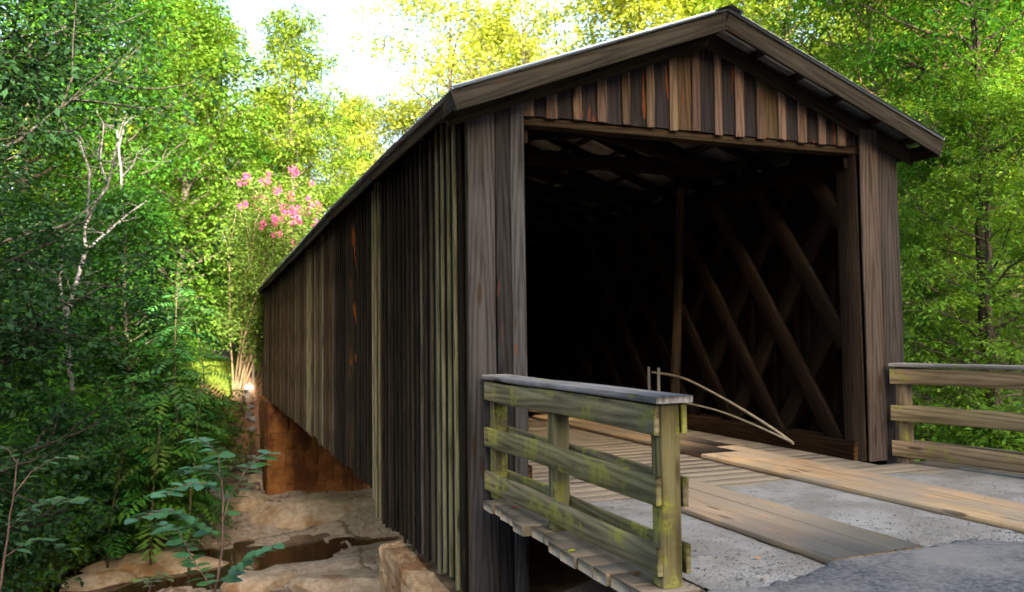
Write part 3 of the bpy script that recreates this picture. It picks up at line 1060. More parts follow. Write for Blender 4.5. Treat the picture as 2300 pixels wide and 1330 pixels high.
def grow_tree(seed, H, cb, R, prof, nl, nsub, nspray, nleaf, lsize, tr=0.2, up=0.10, el=(0.2, 0.8), flat=0.28, sr=0.55, lean=0.0, tilt=0.55):
    """returns (limb mesh, leaf mesh) of a tree H tall with its crown starting at cb*H"""
    rs = np.random.RandomState(seed)
    n = 14
    zz = np.linspace(-0.5, H * 0.97, n)
    wx = np.cumsum(rs.randn(n) * 0.012 * H / 3); wy = np.cumsum(rs.randn(n) * 0.012 * H / 3)
    wx -= wx[0]; wy -= wy[0]
    trunk = np.stack([wx + lean * zz, wy, zz], -1)
    rad = tr * (1 - zz.clip(0) / H) ** 0.75 + 0.012; rad[0] *= 1.35
    tubes = [(trunk, rad, 8)]
    sprays = []; sdirs = []
    for i in range(nl):
        f = (i + rs.rand()) / nl
        h = H * (cb + (0.985 - cb) * f)
        base = np.array([np.interp(h, zz, trunk[:, k]) for k in range(3)])
        a = i * 2.399 + rs.randn() * 0.5
        e = el[0] + (el[1] - el[0]) * f + rs.randn() * 0.12
        Ln = R * prof(f) * rs.uniform(0.7, 1.15)
        d0 = np.array([math.cos(a) * math.cos(e), math.sin(a) * math.cos(e), math.sin(e)])
        pts = curve_pts(base, d0, Ln, 6, rs, up * 0.5, 0.10)
        r0 = max(0.012, tr * 0.42 * (1 - f) ** 0.6 * min(1, Ln / R + 0.2))
        tubes.append((pts, np.linspace(r0, 0.006, 7), 5))
        for j in range(nsub):
            t = rs.uniform(0.25, 1.0)
            q = np.array([np.interp(t * 6, range(7), pts[:, k]) for k in range(3)])
            a2 = a + rs.choice([-1, 1]) * rs.uniform(0.35, 1.3)
            e2 = e * 0.4 + rs.randn() * 0.28
            d2 = np.array([math.cos(a2) * math.cos(e2), math.sin(a2) * math.cos(e2), math.sin(e2)])
            L2 = Ln * rs.uniform(0.18, 0.42) + 0.25
            p2 = curve_pts(q, d2, L2, 4, rs, up, 0.16)
            tubes.append((p2, np.linspace(r0 * 0.4, 0.004, 5), 4))
            for s_ in range(nspray):
                c = p2[rs.randint(1, 5)] + rs.randn(3) * 0.12 * R / 3
                sprays.append(c); sdirs.append(d2)
    C = np.array(sprays); D = np.array(sdirs)
    szs = rs.uniform(0.6, 1.35, len(C))
    cnt = rs.poisson(nleaf * szs ** 2)
    idx = np.repeat(np.arange(len(C)), cnt)
    # each spray is a drooping, slightly tilted pad of leaves with an uneven rim
    th = rs.rand(len(idx)) * 2 * math.pi
    lob = 1 + 0.35 * np.sin(3 * th + rs.rand(len(C))[idx] * 6) + 0.2 * np.sin(5 * th + rs.rand(len(C))[idx] * 6)
    rr = np.sqrt(rs.rand(len(idx))) * lob * 1.5 * sr * szs[idx]
    off = np.stack([np.cos(th) * rr, np.sin(th) * rr, rs.randn(len(idx)) * sr * flat * 0.7], -1)
    tl = rs.randn(len(C), 2) * 0.28
    off[:, 2] += off[:, 0] * tl[idx, 0] + off[:, 1] * tl[idx, 1] - 0.30 * rr ** 2 / max(sr, 0.1) * (0.5 + flat)
    P = C[idx] + off
    o2 = off * np.array([1, 1, 0.4])
    dr = o2 / (np.linalg.norm(o2, axis=1)[:, None] + 1e-6)
    return tubes_mesh(tubes), leaves_mesh(P, lsize, rs, tilt=tilt, dirs=dr * 0.8, clump=rs.rand(len(C))[idx])


round_prof = lambda f: 0.30 + 0.75 * math.sin(math.pi * min(1, 0.22 + 0.74 * f)) ** 0.8
oval_prof = lambda f: 0.25 + 0.80 * math.sin(math.pi * min(1, 0.12 + 0.84 * f))
spread_prof = lambda f: 1.0 - 0.75 * f ** 1.6
KIND = {
    'tall': grow_tree(101, 18, 0.10, 4.0, oval_prof, 58, 5, 1, 120, 0.20, 0.26, sr=0.55, flat=0.5, tilt=0.5),
    'tall2': grow_tree(102, 18, 0.14, 3.7, round_prof, 50, 5, 1, 120, 0.20, 0.24, sr=0.55, flat=0.45, tilt=0.5),
    'tall3': grow_tree(105, 20, 0.20, 4.4, round_prof, 52, 5, 1, 130, 0.21, 0.28, sr=0.62, flat=0.45, el=(0.1, 1.0), tilt=0.5),
    'sparse': grow_tree(103, 17, 0.30, 4.6, round_prof, 32, 5, 1, 70, 0.20, 0.22, sr=0.50, flat=0.5),
    'maple': grow_tree(104, 14, 0.10, 4.0, oval_prof, 54, 6, 1, 95, 0.17, 0.17, sr=0.50, flat=0.22, el=(0.05, 0.7), tilt=0.32),
    'maple2': grow_tree(107, 12, 0.06, 3.6, spread_prof, 50, 6, 1, 95, 0.16, 0.14, sr=0.48, flat=0.22, el=(0.0, 0.7), tilt=0.32),
    'high': grow_tree(108, 18, 0.45, 3.6, round_prof, 36, 6, 1, 90, 0.17, 0.2, sr=0.52, flat=0.25, tilt=0.35),
    'dense': grow_tree(106, 15, 0.04, 4.2, oval_prof, 72, 8, 2, 75, 0.12, 0.2, sr=0.42, flat=0.35, el=(0.0, 0.7)),
}
BUSH = {
    'bush': grow_tree(201, 2.6, 0.05, 1.35, round_prof, 26, 4, 1, 62, 0.14, 0.03, sr=0.24, flat=0.5, el=(0.2, 1.2)),
    'bush2': grow_tree(202, 2.2, 0.03, 1.5, spread_prof, 26, 4, 1, 62, 0.12, 0.03, sr=0.26, flat=0.35, el=(0.1, 0.9)),
    'tallbush': grow_tree(203, 4.2, 0.04, 1.5, oval_prof, 34, 4, 1, 62, 0.16, 0.05, sr=0.28, flat=0.32, el=(0.2, 0.9)),
}
BARK = (0.085, 0.07, 0.055)


def put_tree(kind, x, y, scale, leafc, label, name="tree", cat="tree", group=None, rot=None, z=None, barkc=BARK, sz=None, gloss=False):
    lm, fm = (KIND.get(kind) or BUSH.get(kind))
    zz = hz(x, y) if z is None else z
    r = empty(name, (x, y, zz - 0.05))
    r.rotation_euler = (0, 0, random.uniform(0, 6.3) if rot is None else rot)
    r.scale = (scale, scale, sz or scale)
    tag(r, label, cat, group)
    link("trunk" if name != "bush" else "stem", lm, M['bark'], r, barkc)
    link("crown" if name != "bush" else "foliage", fm, M['leaf'], r, leafc)
    return r


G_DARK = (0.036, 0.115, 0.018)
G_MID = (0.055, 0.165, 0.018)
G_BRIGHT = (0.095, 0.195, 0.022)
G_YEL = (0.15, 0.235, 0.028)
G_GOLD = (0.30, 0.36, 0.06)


def tree_px(kind, px, d, top, leafc, label, wscale=1.0, rot=None, barkc=BARK):
    """a tree standing d metres ahead whose top reaches picture height `top`"""
    x, y = ground_at(px, d)
    z = hz(x, y)
    H = (765 - top) / FPX * d + CAM[2] - z
    H0 = {'tall': 18, 'tall2': 18, 'tall3': 20, 'sparse': 17, 'maple': 14, 'maple2': 12, 'dense': 15, 'high': 18}[kind]
    s = H / H0
    return put_tree(kind, x, y, s * wscale, leafc, label, group=None, rot=rot, sz=s, barkc=barkc)


# far wood, left of the bridge
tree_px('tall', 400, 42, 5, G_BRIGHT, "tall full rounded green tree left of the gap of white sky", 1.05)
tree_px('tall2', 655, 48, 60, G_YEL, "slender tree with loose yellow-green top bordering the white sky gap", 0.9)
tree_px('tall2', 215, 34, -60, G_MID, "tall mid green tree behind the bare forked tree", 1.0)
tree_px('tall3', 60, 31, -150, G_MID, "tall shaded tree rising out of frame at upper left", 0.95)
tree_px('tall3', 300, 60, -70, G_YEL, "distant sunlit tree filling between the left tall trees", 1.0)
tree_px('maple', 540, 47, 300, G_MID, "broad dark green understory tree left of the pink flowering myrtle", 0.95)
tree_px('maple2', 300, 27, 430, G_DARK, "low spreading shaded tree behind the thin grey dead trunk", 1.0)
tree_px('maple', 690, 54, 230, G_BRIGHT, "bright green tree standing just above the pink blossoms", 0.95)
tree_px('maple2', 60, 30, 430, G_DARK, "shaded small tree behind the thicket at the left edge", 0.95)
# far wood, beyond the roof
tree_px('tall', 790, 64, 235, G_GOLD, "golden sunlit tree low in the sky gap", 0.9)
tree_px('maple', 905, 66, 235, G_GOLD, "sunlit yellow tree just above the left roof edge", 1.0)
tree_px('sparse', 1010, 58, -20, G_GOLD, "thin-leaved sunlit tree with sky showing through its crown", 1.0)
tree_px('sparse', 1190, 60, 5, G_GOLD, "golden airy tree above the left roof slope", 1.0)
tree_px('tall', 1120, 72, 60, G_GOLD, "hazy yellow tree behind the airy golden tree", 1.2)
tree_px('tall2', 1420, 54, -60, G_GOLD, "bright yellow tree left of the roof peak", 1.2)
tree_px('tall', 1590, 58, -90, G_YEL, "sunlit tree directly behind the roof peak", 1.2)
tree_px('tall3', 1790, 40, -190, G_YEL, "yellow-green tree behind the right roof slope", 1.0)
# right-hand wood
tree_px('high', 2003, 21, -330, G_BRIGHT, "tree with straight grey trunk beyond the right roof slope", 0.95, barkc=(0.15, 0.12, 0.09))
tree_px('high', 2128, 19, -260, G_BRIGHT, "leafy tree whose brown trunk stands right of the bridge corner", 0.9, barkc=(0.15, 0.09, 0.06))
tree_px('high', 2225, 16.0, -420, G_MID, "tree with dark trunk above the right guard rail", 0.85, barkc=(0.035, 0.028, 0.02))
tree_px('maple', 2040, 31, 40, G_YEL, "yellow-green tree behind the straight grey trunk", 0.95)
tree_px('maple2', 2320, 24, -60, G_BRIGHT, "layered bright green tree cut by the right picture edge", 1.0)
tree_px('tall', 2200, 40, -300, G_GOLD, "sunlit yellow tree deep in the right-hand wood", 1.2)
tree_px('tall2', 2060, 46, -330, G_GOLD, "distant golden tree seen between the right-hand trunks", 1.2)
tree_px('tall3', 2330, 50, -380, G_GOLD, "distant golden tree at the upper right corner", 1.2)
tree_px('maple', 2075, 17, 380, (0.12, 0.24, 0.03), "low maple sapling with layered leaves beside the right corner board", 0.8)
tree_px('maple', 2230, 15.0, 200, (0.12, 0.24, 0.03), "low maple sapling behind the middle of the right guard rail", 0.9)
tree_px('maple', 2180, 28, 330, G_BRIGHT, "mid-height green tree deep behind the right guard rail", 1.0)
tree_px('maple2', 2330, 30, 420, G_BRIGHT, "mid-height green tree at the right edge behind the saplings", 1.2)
# the farthest rows, closing the view between the nearer trunks
rs_ = random.Random(21)
for i, px in enumerate(list(range(-160, 620, 105)) + list(range(1250, 2500, 120))):
    d = rs_.uniform(62, 84)
    x, y = ground_at(px + rs_.uniform(-30, 30), d)
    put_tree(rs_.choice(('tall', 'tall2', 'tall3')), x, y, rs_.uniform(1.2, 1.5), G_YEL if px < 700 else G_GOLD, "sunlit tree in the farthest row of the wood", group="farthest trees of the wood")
for i, px in enumerate(range(-120, 980, 72)):
    d = rs_.uniform(44, 56)
    x, y = ground_at(px + rs_.uniform(-20, 20), d)
    put_tree(rs_.choice(('maple', 'maple2')), x, y, rs_.uniform(0.55, 0.75), G_BRIGHT, "low leafy understory tree at the back of the clearing", group="understory trees at the back")
# the dark tree hanging in from the left
_x, _y = ground_at(-300, 15)
put_tree('dense', _x, _y, 1.15, (0.022, 0.060, 0.024), "dark fine-leaved tree hanging in from the left edge", rot=0.6, barkc=(0.05, 0.045, 0.04))

# added unseen trees on that rise, keeping the evening sun off the bridge
rs_ = random.Random(3)
for i in range(16):
    t = rs_.uniform(35, 44); s = -44 + i * 5.6 + rs_.uniform(-2, 2)
    x = -2.4 - 0.122 * t + 0.993 * s; y = -7.5 - 0.993 * t - 0.122 * s
    put_tree(('tall3', 'tall', 'dense')[i % 3], x, y, rs_.uniform(0.25, 0.40), G_MID, "unseen tree added on the sun-blocking rise behind the viewpoint", group="added sun-blocking trees behind the viewpoint")

# ------------------------------------------------------------------ thicket on the left bank
rs_ = random.Random(9)
n = 0
tries = 0
while n < 150 and tries < 5000:
    tries += 1
    pxx = rs_.uniform(-60, 545); dd = rs_.uniform(15, 37)
    x, y = ground_at(pxx, dd)
    toe = (y - 27.25 - (x + 0.67) * 2.05) * 0.44 if x < -0.67 else y - 27.25
    if toe < 0.15 or x > -2.0 or (y > 32 and x > -7) or pxx > 470 or (pxx > 380 and dd > 29) or (90 < pxx < 240 and dd < 22.5 and rs_.random() < 0.7): continue
    kind = rs_.choice(('bush', 'bush2', 'bush2', 'tallbush'))
    sc = rs_.uniform(0.75, 1.2)
    cn, c = rs_.choice((('dark green', G_DARK), ('mid green', G_MID), ('fresh green', (0.09, 0.22, 0.025)), ('light green', (0.13, 0.27, 0.03)), ('bluish green', (0.07, 0.18, 0.05))))
    kn = {'bush': 'rounded', 'bush2': 'low spreading', 'tallbush': 'tall'}[kind]
    put_tree(kind, x, y, sc, c, "%s %s shrub in the dense thicket on the left bank" % (kn, cn), name="bush", cat="shrub", group="thicket shrubs on the left bank")
    n += 1
x, y = ground_at(225, 23); put_tree('bush', x, y, 1.0, (0.10, 0.20, 0.02), "bright lime green bush at the foot of the bare forked tree", name="bush", cat="shrub")
x, y = ground_at(470, 33); put_tree('bush2', x, y, 1.1, (0.13, 0.17, 0.02), "yellowish bush below the pink flowering myrtle", name="bush", cat="shrub")
# shrubs low behind the right rail
for px, d, lab in ((2060, 11.5, "green shrub right against the bridge corner behind the right rail"), (2160, 12.5, "green shrub seen through the middle gap of the right rail"), (2270, 11.8, "green shrub at the right edge below the rail"), (2120, 18, "shaded shrub deep behind the right rail")):
    x, y = ground_at(px, d)
    put_tree('bush2', x, y, 1.0, G_BRIGHT, lab, name="bush", cat="shrub")


# uncountable low growth over the banks
def undergrowth():
    rs = np.random.RandomState(31)
    n = 60000
    x = rs.uniform(-22, 13, n); y = rs.uniform(-2, 36, n)
    z = height(x, y)
    toe = np.where(x < -0.67, (y - 27.25 - (x + 0.67) * 2.05) * 0.44, y - 27.25)
    dens = fbm(x * 0.8, y * 0.8) + 0.25
    ok = ((toe > 0.3) | (x > 7.2)) & (z > -4.1) & ~((x > -2.3) & (x < 6.4)) & (rs.rand(n) < dens * 2.2)
    P = np.stack([x, y, z + rs.rand(n) ** 1.5 * 0.45], -1)[ok]
    o = link("undergrowth", leaves_mesh(P, 0.17, rs, tilt=0.5), M['leaf'], None, (0.06, 0.15, 0.028))
    tag(o, "low leafy ground cover spreading over the creek banks", "undergrowth", kind="stuff")


undergrowth()


def far_grass():
    rs = np.random.RandomState(8)
    n = 9000
    x = rs.uniform(-6.5, 0.3, n); y = rs.uniform(33, 50, n); z = height(x, y)
    P = np.stack([x, y, z], -1)
    d = np.stack([rs.randn(n) * 0.35, rs.randn(n) * 0.35, np.ones(n)], -1)
    o = link("grass", leaves_mesh(P, 0.26, rs, tilt=0.8, aspect=0.16, dirs=d * 2.5), M['leaf'], None, (0.16, 0.22, 0.03))
    tag(o, "sunny mown grass beyond the far end of the bridge", "grass", kind="stuff")


far_grass()


# ------------------------------------------------------------------ bare trees
def px_tube(pts, d, r0, r1, jit, rs, ns=6):
    P = np.array([at_depth(px, py, d + j) for (px, py), j in zip(pts, np.linspace(0, jit, len(pts)))])
    # refine with a little crookedness
    Q = []
    for a, b in zip(P[:-1], P[1:]):
        for k in range(3):
            t = k / 3
            Q.append(a * (1 - t) + b * t + (rs.randn(3) * 0.012 * np.linalg.norm(b - a) if k else 0))
    Q.append(P[-1])
    return np.array(Q), np.linspace(r0, r1, len(Q)), ns


def bare_tree(label, base_px, d, stems, seed, col, twigs=16):
    rs = np.random.RandomState(seed)
    tubes = []
    for pts, r0, r1, jit in stems:
        tubes.append(px_tube(pts, d, r0, r1, jit, rs))
    nst = len(tubes)
    tw = []
    for k in range(twigs):
        src = tubes[rs.randint(1, nst)] if nst > 1 else tubes[0]
        i = rs.randint(len(src[0]) // 3, len(src[0]))
        p = src[0][i]
        a = rs.rand() * 6.3
        dr = np.array([math.cos(a), math.sin(a), rs.uniform(-0.1, 0.8)]); dr /= np.linalg.norm(dr)
        q = curve_pts(p, dr, rs.uniform(0.5, 1.3), 6, rs, 0.06, 0.22)
        tw.append((q, np.linspace(0.010, 0.003, 7), 4))
        for kk in range(2):
            j = rs.randint(2, 6)
            dr2 = dr + rs.randn(3) * 0.6
            tw.append((curve_pts(q[j], dr2 / np.linalg.norm(dr2), rs.uniform(0.2, 0.5), 4, rs, 0.05, 0.25), np.linspace(0.005, 0.002, 5), 4))
    P0 = tubes[0][0][0]
    root = empty("bare_tree", tuple(P0)); tag(root, label, "dead tree")

    def loc(ts): return [(p - P0, r, n) for p, r, n in ts]
    link("trunk", tubes_mesh(loc(tubes[:1])), M['deadwood'], root, col)
    for t in tubes[1:]:
        link("branch", tubes_mesh(loc([t])), M['deadwood'], root, col)
    link("twigs", tubes_mesh(loc(tw)), M['deadwood'], root, col)
    root.children[-1]["kind"] = "stuff"


S = 14.0 / FPX
S = 0.68 * 22.5 / FPX
bare_tree("pale bare forked dead tree standing in the left thicket", (160, 900), 22.5, [
    ([(165, 1000), (163, 930), (161, 871), (152, 790), (147, 708)], 11 * S, 9 * S, 0),
    ([(147, 712), (138, 660), (135, 620), (140, 553)], 6 * S, 4 * S, -0.5),
    ([(148, 715), (158, 680), (171, 639), (192, 563)], 8.5 * S, 7 * S, 0.6),
    ([(192, 563), (190, 520), (197, 458), (202, 387), (180, 321), (143, 278)], 6 * S, 2 * S, 1.0),
    ([(195, 500), (215, 455), (242, 420), (256, 354), (270, 297), (285, 255)], 6 * S, 2 * S, -0.8),
    ([(194, 563), (237, 525), (275, 492), (330, 451)], 5 * S, 2 * S, 0.9),
    ([(242, 413), (225, 359), (233, 278)], 3.5 * S, 1.5 * S, 0.5)], 4, (0.135, 0.125, 0.13), 40)
S = 0.75 * 30.0 / FPX
bare_tree("thin straight grey dead trunk behind the forked dead tree", (278, 720), 30, [
    ([(279, 860), (279, 740), (278, 700), (278, 534), (273, 406), (266, 321), (262, 290)], 6 * S, 3 * S, 0),
    ([(267, 330), (280, 280), (296, 262)], 3 * S, 1 * S, 0.6),
    ([(272, 400), (300, 370), (308, 345)], 2.5 * S, 1 * S, -0.5)], 5, (0.13, 0.122, 0.132), 12)


# ------------------------------------------------------------------ flowering myrtle past the far end
def myrtle():
    rs = np.random.RandomState(77)
    x, y = ground_at(520, 36.5)
    z = hz(x, y)
    root = empty("flowering_tree", (x, y, z)); tag(root, "crape myrtle with pink blossoms and many pale stems behind the bridge", "flowering tree")
    stems = []; tips = []
    rx = np.array([_r[0], _r[1], 0])
    fx = np.array([_f[0], _f[1], 0])
    for k in range(15):
        a = rs.uniform(-0.22, 0.48); b = rs.uniform(-0.3, 0.3)
        d = np.array([0, 0, 1.0]) + rx * a + fx * b
        p0 = rx * rs.uniform(-0.25, 0.4) + fx * rs.uniform(-0.3, 0.3) - np.array([0, 0, 0.1])
        L = rs.uniform(8.6, 10.8)
        pts = curve_pts(p0, d / np.linalg.norm(d), L, 9, rs, 0.02, 0.05)
        s = link("stem", tubes_mesh([(pts, np.linspace(0.06, 0.012, 10), 6)]), M['bark'], root, (0.17, 0.12, 0.072))
        for j in range(8):
            i = rs.randint(4, 10)
            dd = d / np.linalg.norm(d) + rs.randn(3) * 0.45
            q = curve_pts(pts[i], dd / np.linalg.norm(dd), rs.uniform(0.8, 2.0), 5, rs, 0.05, 0.12)
            stems.append((q, np.linspace(0.012, 0.004, 6), 4)); tips.append(q)
    link("twigs", tubes_mesh(stems), M['bark'], root, (0.34, 0.28, 0.18)); root.children[-1]["kind"] = "stuff"
    P = []
    for q in tips:
        for i in range(1, 6):
            P.append(q[i] + rs.randn(44, 3) * np.array([0.26, 0.26, 0.26]))
    P = np.concatenate(P)
    crown = link("crown", leaves_mesh(P, 0.15, rs, tilt=0.9), M['leaf'], root, (0.11, 0.18, 0.035))
    # blossom panicles on the upper right tips
    tops = sorted([q[-1] for q in tips], key=lambda p: -(p[2] + 0.9 * (p @ rx)))[:52]
    _pm = []
    for v in range(4):
        pts = rs.randn(60, 3) * np.array([0.085, 0.085, 0.13])
        _pm.append(leaves_mesh(pts, 0.085, rs, tilt=1.2, aspect=0.9))
    tops = [p + o_ for p in tops for o_ in (np.zeros(3), rs.randn(3) * np.array([0.22, 0.22, 0.16]))]
    for k, p in enumerate(tops):
        o = link("blossom", _pm[k % 4], M['petal'], crown, (0.75, 0.11, 0.42))
        o.location = tuple(p + np.array([0, 0, 0.08])); s = rs.uniform(0.4, 0.95); o.scale = (s, s, s)


myrtle()


# ------------------------------------------------------------------ broad-leaved saplings near the camera
def ovate_leaf_mesh(L=1.0, wd=0.6):
    xs = [0, 0.12, 0.35, 0.62, 0.85, 1.0]; hw = [0.0, 0.24, 0.5, 0.46, 0.24, 0.0]
    V = []; F = []
    for x, h in zip(xs, hw):
        dz = -0.16 * (x - 0.4) ** 2
        V += [(x * L, h * wd, dz + 0.10 * h), (x * L, 0, dz), (x * L, -h * wd, dz + 0.10 * h)]
    for k in range(5):
        a = k * 3; b = a + 3
        F += [(a, a + 1, b + 1, b), (a + 1, a + 2, b + 2, b + 1)]
    return mesh_np("leaf", V, np.array(F), True)


_ov = ovate_leaf_mesh()


def sapling(label, d, stems, leaf_len, col, seed, barkc=(0.14, 0.085, 0.07), every=0.075, skip=0.25, name="sapling", cat="sapling"):
    rs = np.random.RandomState(seed)
    tubes = []; spots = []
    for pts, r0, r1, jit, leafy in stems:
        P, r, ns = px_tube(pts, d, r0, r1, jit, rs, 5)
        tubes.append((P, r, ns))
        if leafy:
            seg = np.linalg.norm(np.diff(P, axis=0), axis=1); cum = np.concatenate([[0], np.cumsum(seg)])
            t = cum[-1] * skip; side = 1
            while t < cum[-1]:
                q = np.array([np.interp(t, cum, P[:, k]) for k in range(3)])
                i = min(np.searchsorted(cum, t), len(P) - 1); tg = P[i] - P[i - 1]; tg /= np.linalg.norm(tg)
                for sd in (1, -1):
                    spots.append((q, tg, sd))
                t += every * rs.uniform(0.8, 1.25)
            spots.append((P[-1], (P[-1] - P[-2]) / np.linalg.norm(P[-1] - P[-2]), 0))
    P0 = tubes[0][0][0]
    root = empty(name, tuple(P0)); tag(root, label, cat)
    link("stem", tubes_mesh([(p - P0, r, n) for p, r, n in tubes]), M['bark'], root, barkc)
    for q, tg, sd in spots:
        hor = np.array([tg[1], -tg[0], 0.0]); hor /= np.linalg.norm(hor) + 1e-6
        if np.linalg.norm(tg[:2]) < 0.35:
            a = rs.rand() * 6.3; hor = np.array([math.cos(a), math.sin(a), 0])
        dr = hor * sd + np.array([tg[0], tg[1], 0]) * (0.6 if sd else 1.0) + rs.randn(3) * np.array([0.25, 0.25, 0.12]) + np.array([0, 0, -0.06])
        ex = Vector(dr).normalized()
        ez = Vector((rs.randn() * 0.22, rs.randn() * 0.22, 1.0)); ez = (ez - ex * ez.dot(ex)).normalized()
        ey = ez.cross(ex)
        s = leaf_len * rs.uniform(0.7, 1.2)
        m = Matrix((ex, ey, ez)).transposed().to_4x4() @ Matrix.Scale(s, 4)
        m.translation = Vector(q - P0)
        k = rs.uniform(0.75, 1.25)
        o = link("leaf", _ov, M['leaf_gloss'], root, (col[0] * k, col[1] * k, col[2] * k))
        o.matrix_basis = m


sapling("young sapling with round blue-green leaves in front of the creek rocks", 5.2, [
    ([(478, 1420), (482, 1330), (500, 1230), (502, 1120), (495, 1060)], 0.010, 0.005, 0.1, False),
    ([(500, 1170), (520, 1110), (550, 1060), (580, 1030), (606, 1018)], 0.005, 0.002, 0.5, True),
    ([(498, 1100), (470, 1085), (430, 1085), (390, 1098), (372, 1110)], 0.004, 0.002, -0.4, True),
    ([(496, 1075), (470, 1055), (440, 1050), (410, 1068)], 0.003, 0.0015, 0.5, True),
    ([(490, 1200), (440, 1170), (390, 1145), (345, 1150), (310, 1165)], 0.004, 0.002, -0.5, True),
    ([(495, 1060), (490, 1020), (465, 995), (440, 985)], 0.003, 0.0015, 0.4, True),
    ([(480, 1330), (430, 1250), (400, 1190), (360, 1180)], 0.004, 0.002, 0.6, True),
    ([(485, 1310), (540, 1270), (580, 1240), (615, 1225)], 0.004, 0.002, -0.3, True)], 0.12, (0.07, 0.19, 0.06), 1, every=0.05, skip=0.08)
sapling("leafy twig shrub poking in at the lower left edge", 5.6, [
    ([(-20, 1420), (10, 1250), (30, 1120), (40, 1030)], 0.010, 0.005, 0.2, False),
    ([(32, 1110), (70, 1060), (120, 1030), (190, 1025)], 0.005, 0.002, 0.4, True),
    ([(20, 1190), (70, 1140), (120, 1120), (170, 1125)], 0.005, 0.002, -0.5, True),
    ([(38, 1040), (20, 1010), (0, 1000), (-30, 1020)], 0.003, 0.002, 0.3, True),
    ([(12, 1250), (60, 1220), (100, 1210), (150, 1235)], 0.004, 0.002, 0.6, True)], 0.095, (0.065, 0.14, 0.03), 2, every=0.07, skip=0.15)
sapling("small weedy stem with yellow-green leaves at the bottom edge of the creek", 5.0, [
    ([(315, 1420), (325, 1360), (340, 1310)], 0.006, 0.003, 0.1, False),
    ([(338, 1320), (320, 1300), (300, 1305)], 0.003, 0.0015, 0.2, True),
    ([(340, 1310), (360, 1285), (375, 1300)], 0.003, 0.0015, -0.2, True)], 0.06, (0.14, 0.17, 0.03), 3, every=0.05, skip=0.1)


# compound-leaved sumac rising out of the thicket, and lower ferny ones of the same kind
def frond_meshes(seed, k0=6):
    rs = np.random.RandomState(seed)
    out = []
    for v in range(k0):
        q = curve_pts((0, 0, 0), (math.cos(0.5), 0, math.sin(0.5)), 1.0, 9, rs, -0.13, 0.03)
        V = []; F = []
        for j in range(1, 10):
            tg = q[j] - q[j - 1]; tg /= np.linalg.norm(tg)
            sd_ = np.cross(tg, [0, 0, 1]); sd_ /= np.linalg.norm(sd_)
            ll = 0.30 * math.sin(math.pi * (0.22 + 0.64 * j / 9))
            for sd in (1, -1):
                dr = sd_ * sd * 0.9 + tg * 0.45 + np.array([0, 0, -0.22 + rs.randn() * 0.12]); dr /= np.linalg.norm(dr)
                b = len(V)
                V += [q[j], q[j] + dr * ll * 0.4 + tg * 0.045, q[j] + dr * ll, q[j] + dr * ll * 0.4 - tg * 0.045]
                F.append((b, b + 1, b + 2, b + 3))
        out.append(mesh_np("frond", V, np.array(F)))
    return out


_fronds = frond_meshes(12)


def sumac(px, d, top, nf, L, col, label, group=None, seed=1):
    rs = np.random.RandomState(seed)
    x, y = ground_at(px, d)
    z = hz(x, y)
    root = empty("sumac", (x, y, z)); tag(root, label, "shrub", group)
    H = max(1.2, (765 - top) / FPX * d + CAM[2] - z)
    stem = curve_pts((0, 0, -0.1), (0, 0, 1), H, 8, rs, 0.1, 0.05)
    link("stem", tubes_mesh([(stem, np.linspace(0.04, 0.012, 9), 6)]), M['bark'], root, (0.09, 0.08, 0.045))
    for k in range(nf):
        f = 0.25 + 0.75 * k / (nf - 1)
        p = np.array([np.interp(f * 8, range(9), stem[:, i]) for i in range(3)])
        o = link("frond", _fronds[k % len(_fronds)], M['leaf'], root, tuple(c * rs.uniform(0.8, 1.2) for c in col))
        o.location = tuple(p); sc = L * rs.uniform(0.75, 1.15) * (1.2 - 0.4 * f)
        o.scale = (sc, sc, sc); o.rotation_euler = (rs.randn() * 0.15, rs.uniform(0.25, -0.35) * f + 0.15, k * 2.4 + rs.randn() * 0.25)


sumac(395, 25, 640, 46, 1.75, (0.10, 0.25, 0.07), "tall plant with long feathery leaf fronds in the middle of the thicket", seed=4)
sumac(470, 27, 700, 30, 1.4, (0.10, 0.22, 0.06), "smaller feathery plant right of the tall feathery one", seed=5)
rs_ = random.Random(4)
for i in range(30):
    px = rs_.uniform(-20, 430)
    sumac(px, rs_.uniform(20.5, 27), rs_.uniform(800, 1010) - max(0, px - 250) * 0.2, 26, rs_.uniform(1.1, 1.7), rs_.choice(((0.09, 0.23, 0.04), (0.07, 0.19, 0.035), (0.12, 0.26, 0.04))),
          "ferny shrub with feathery leaves on the slope of the left bank", "ferny shrubs on the left bank", 20 + i)

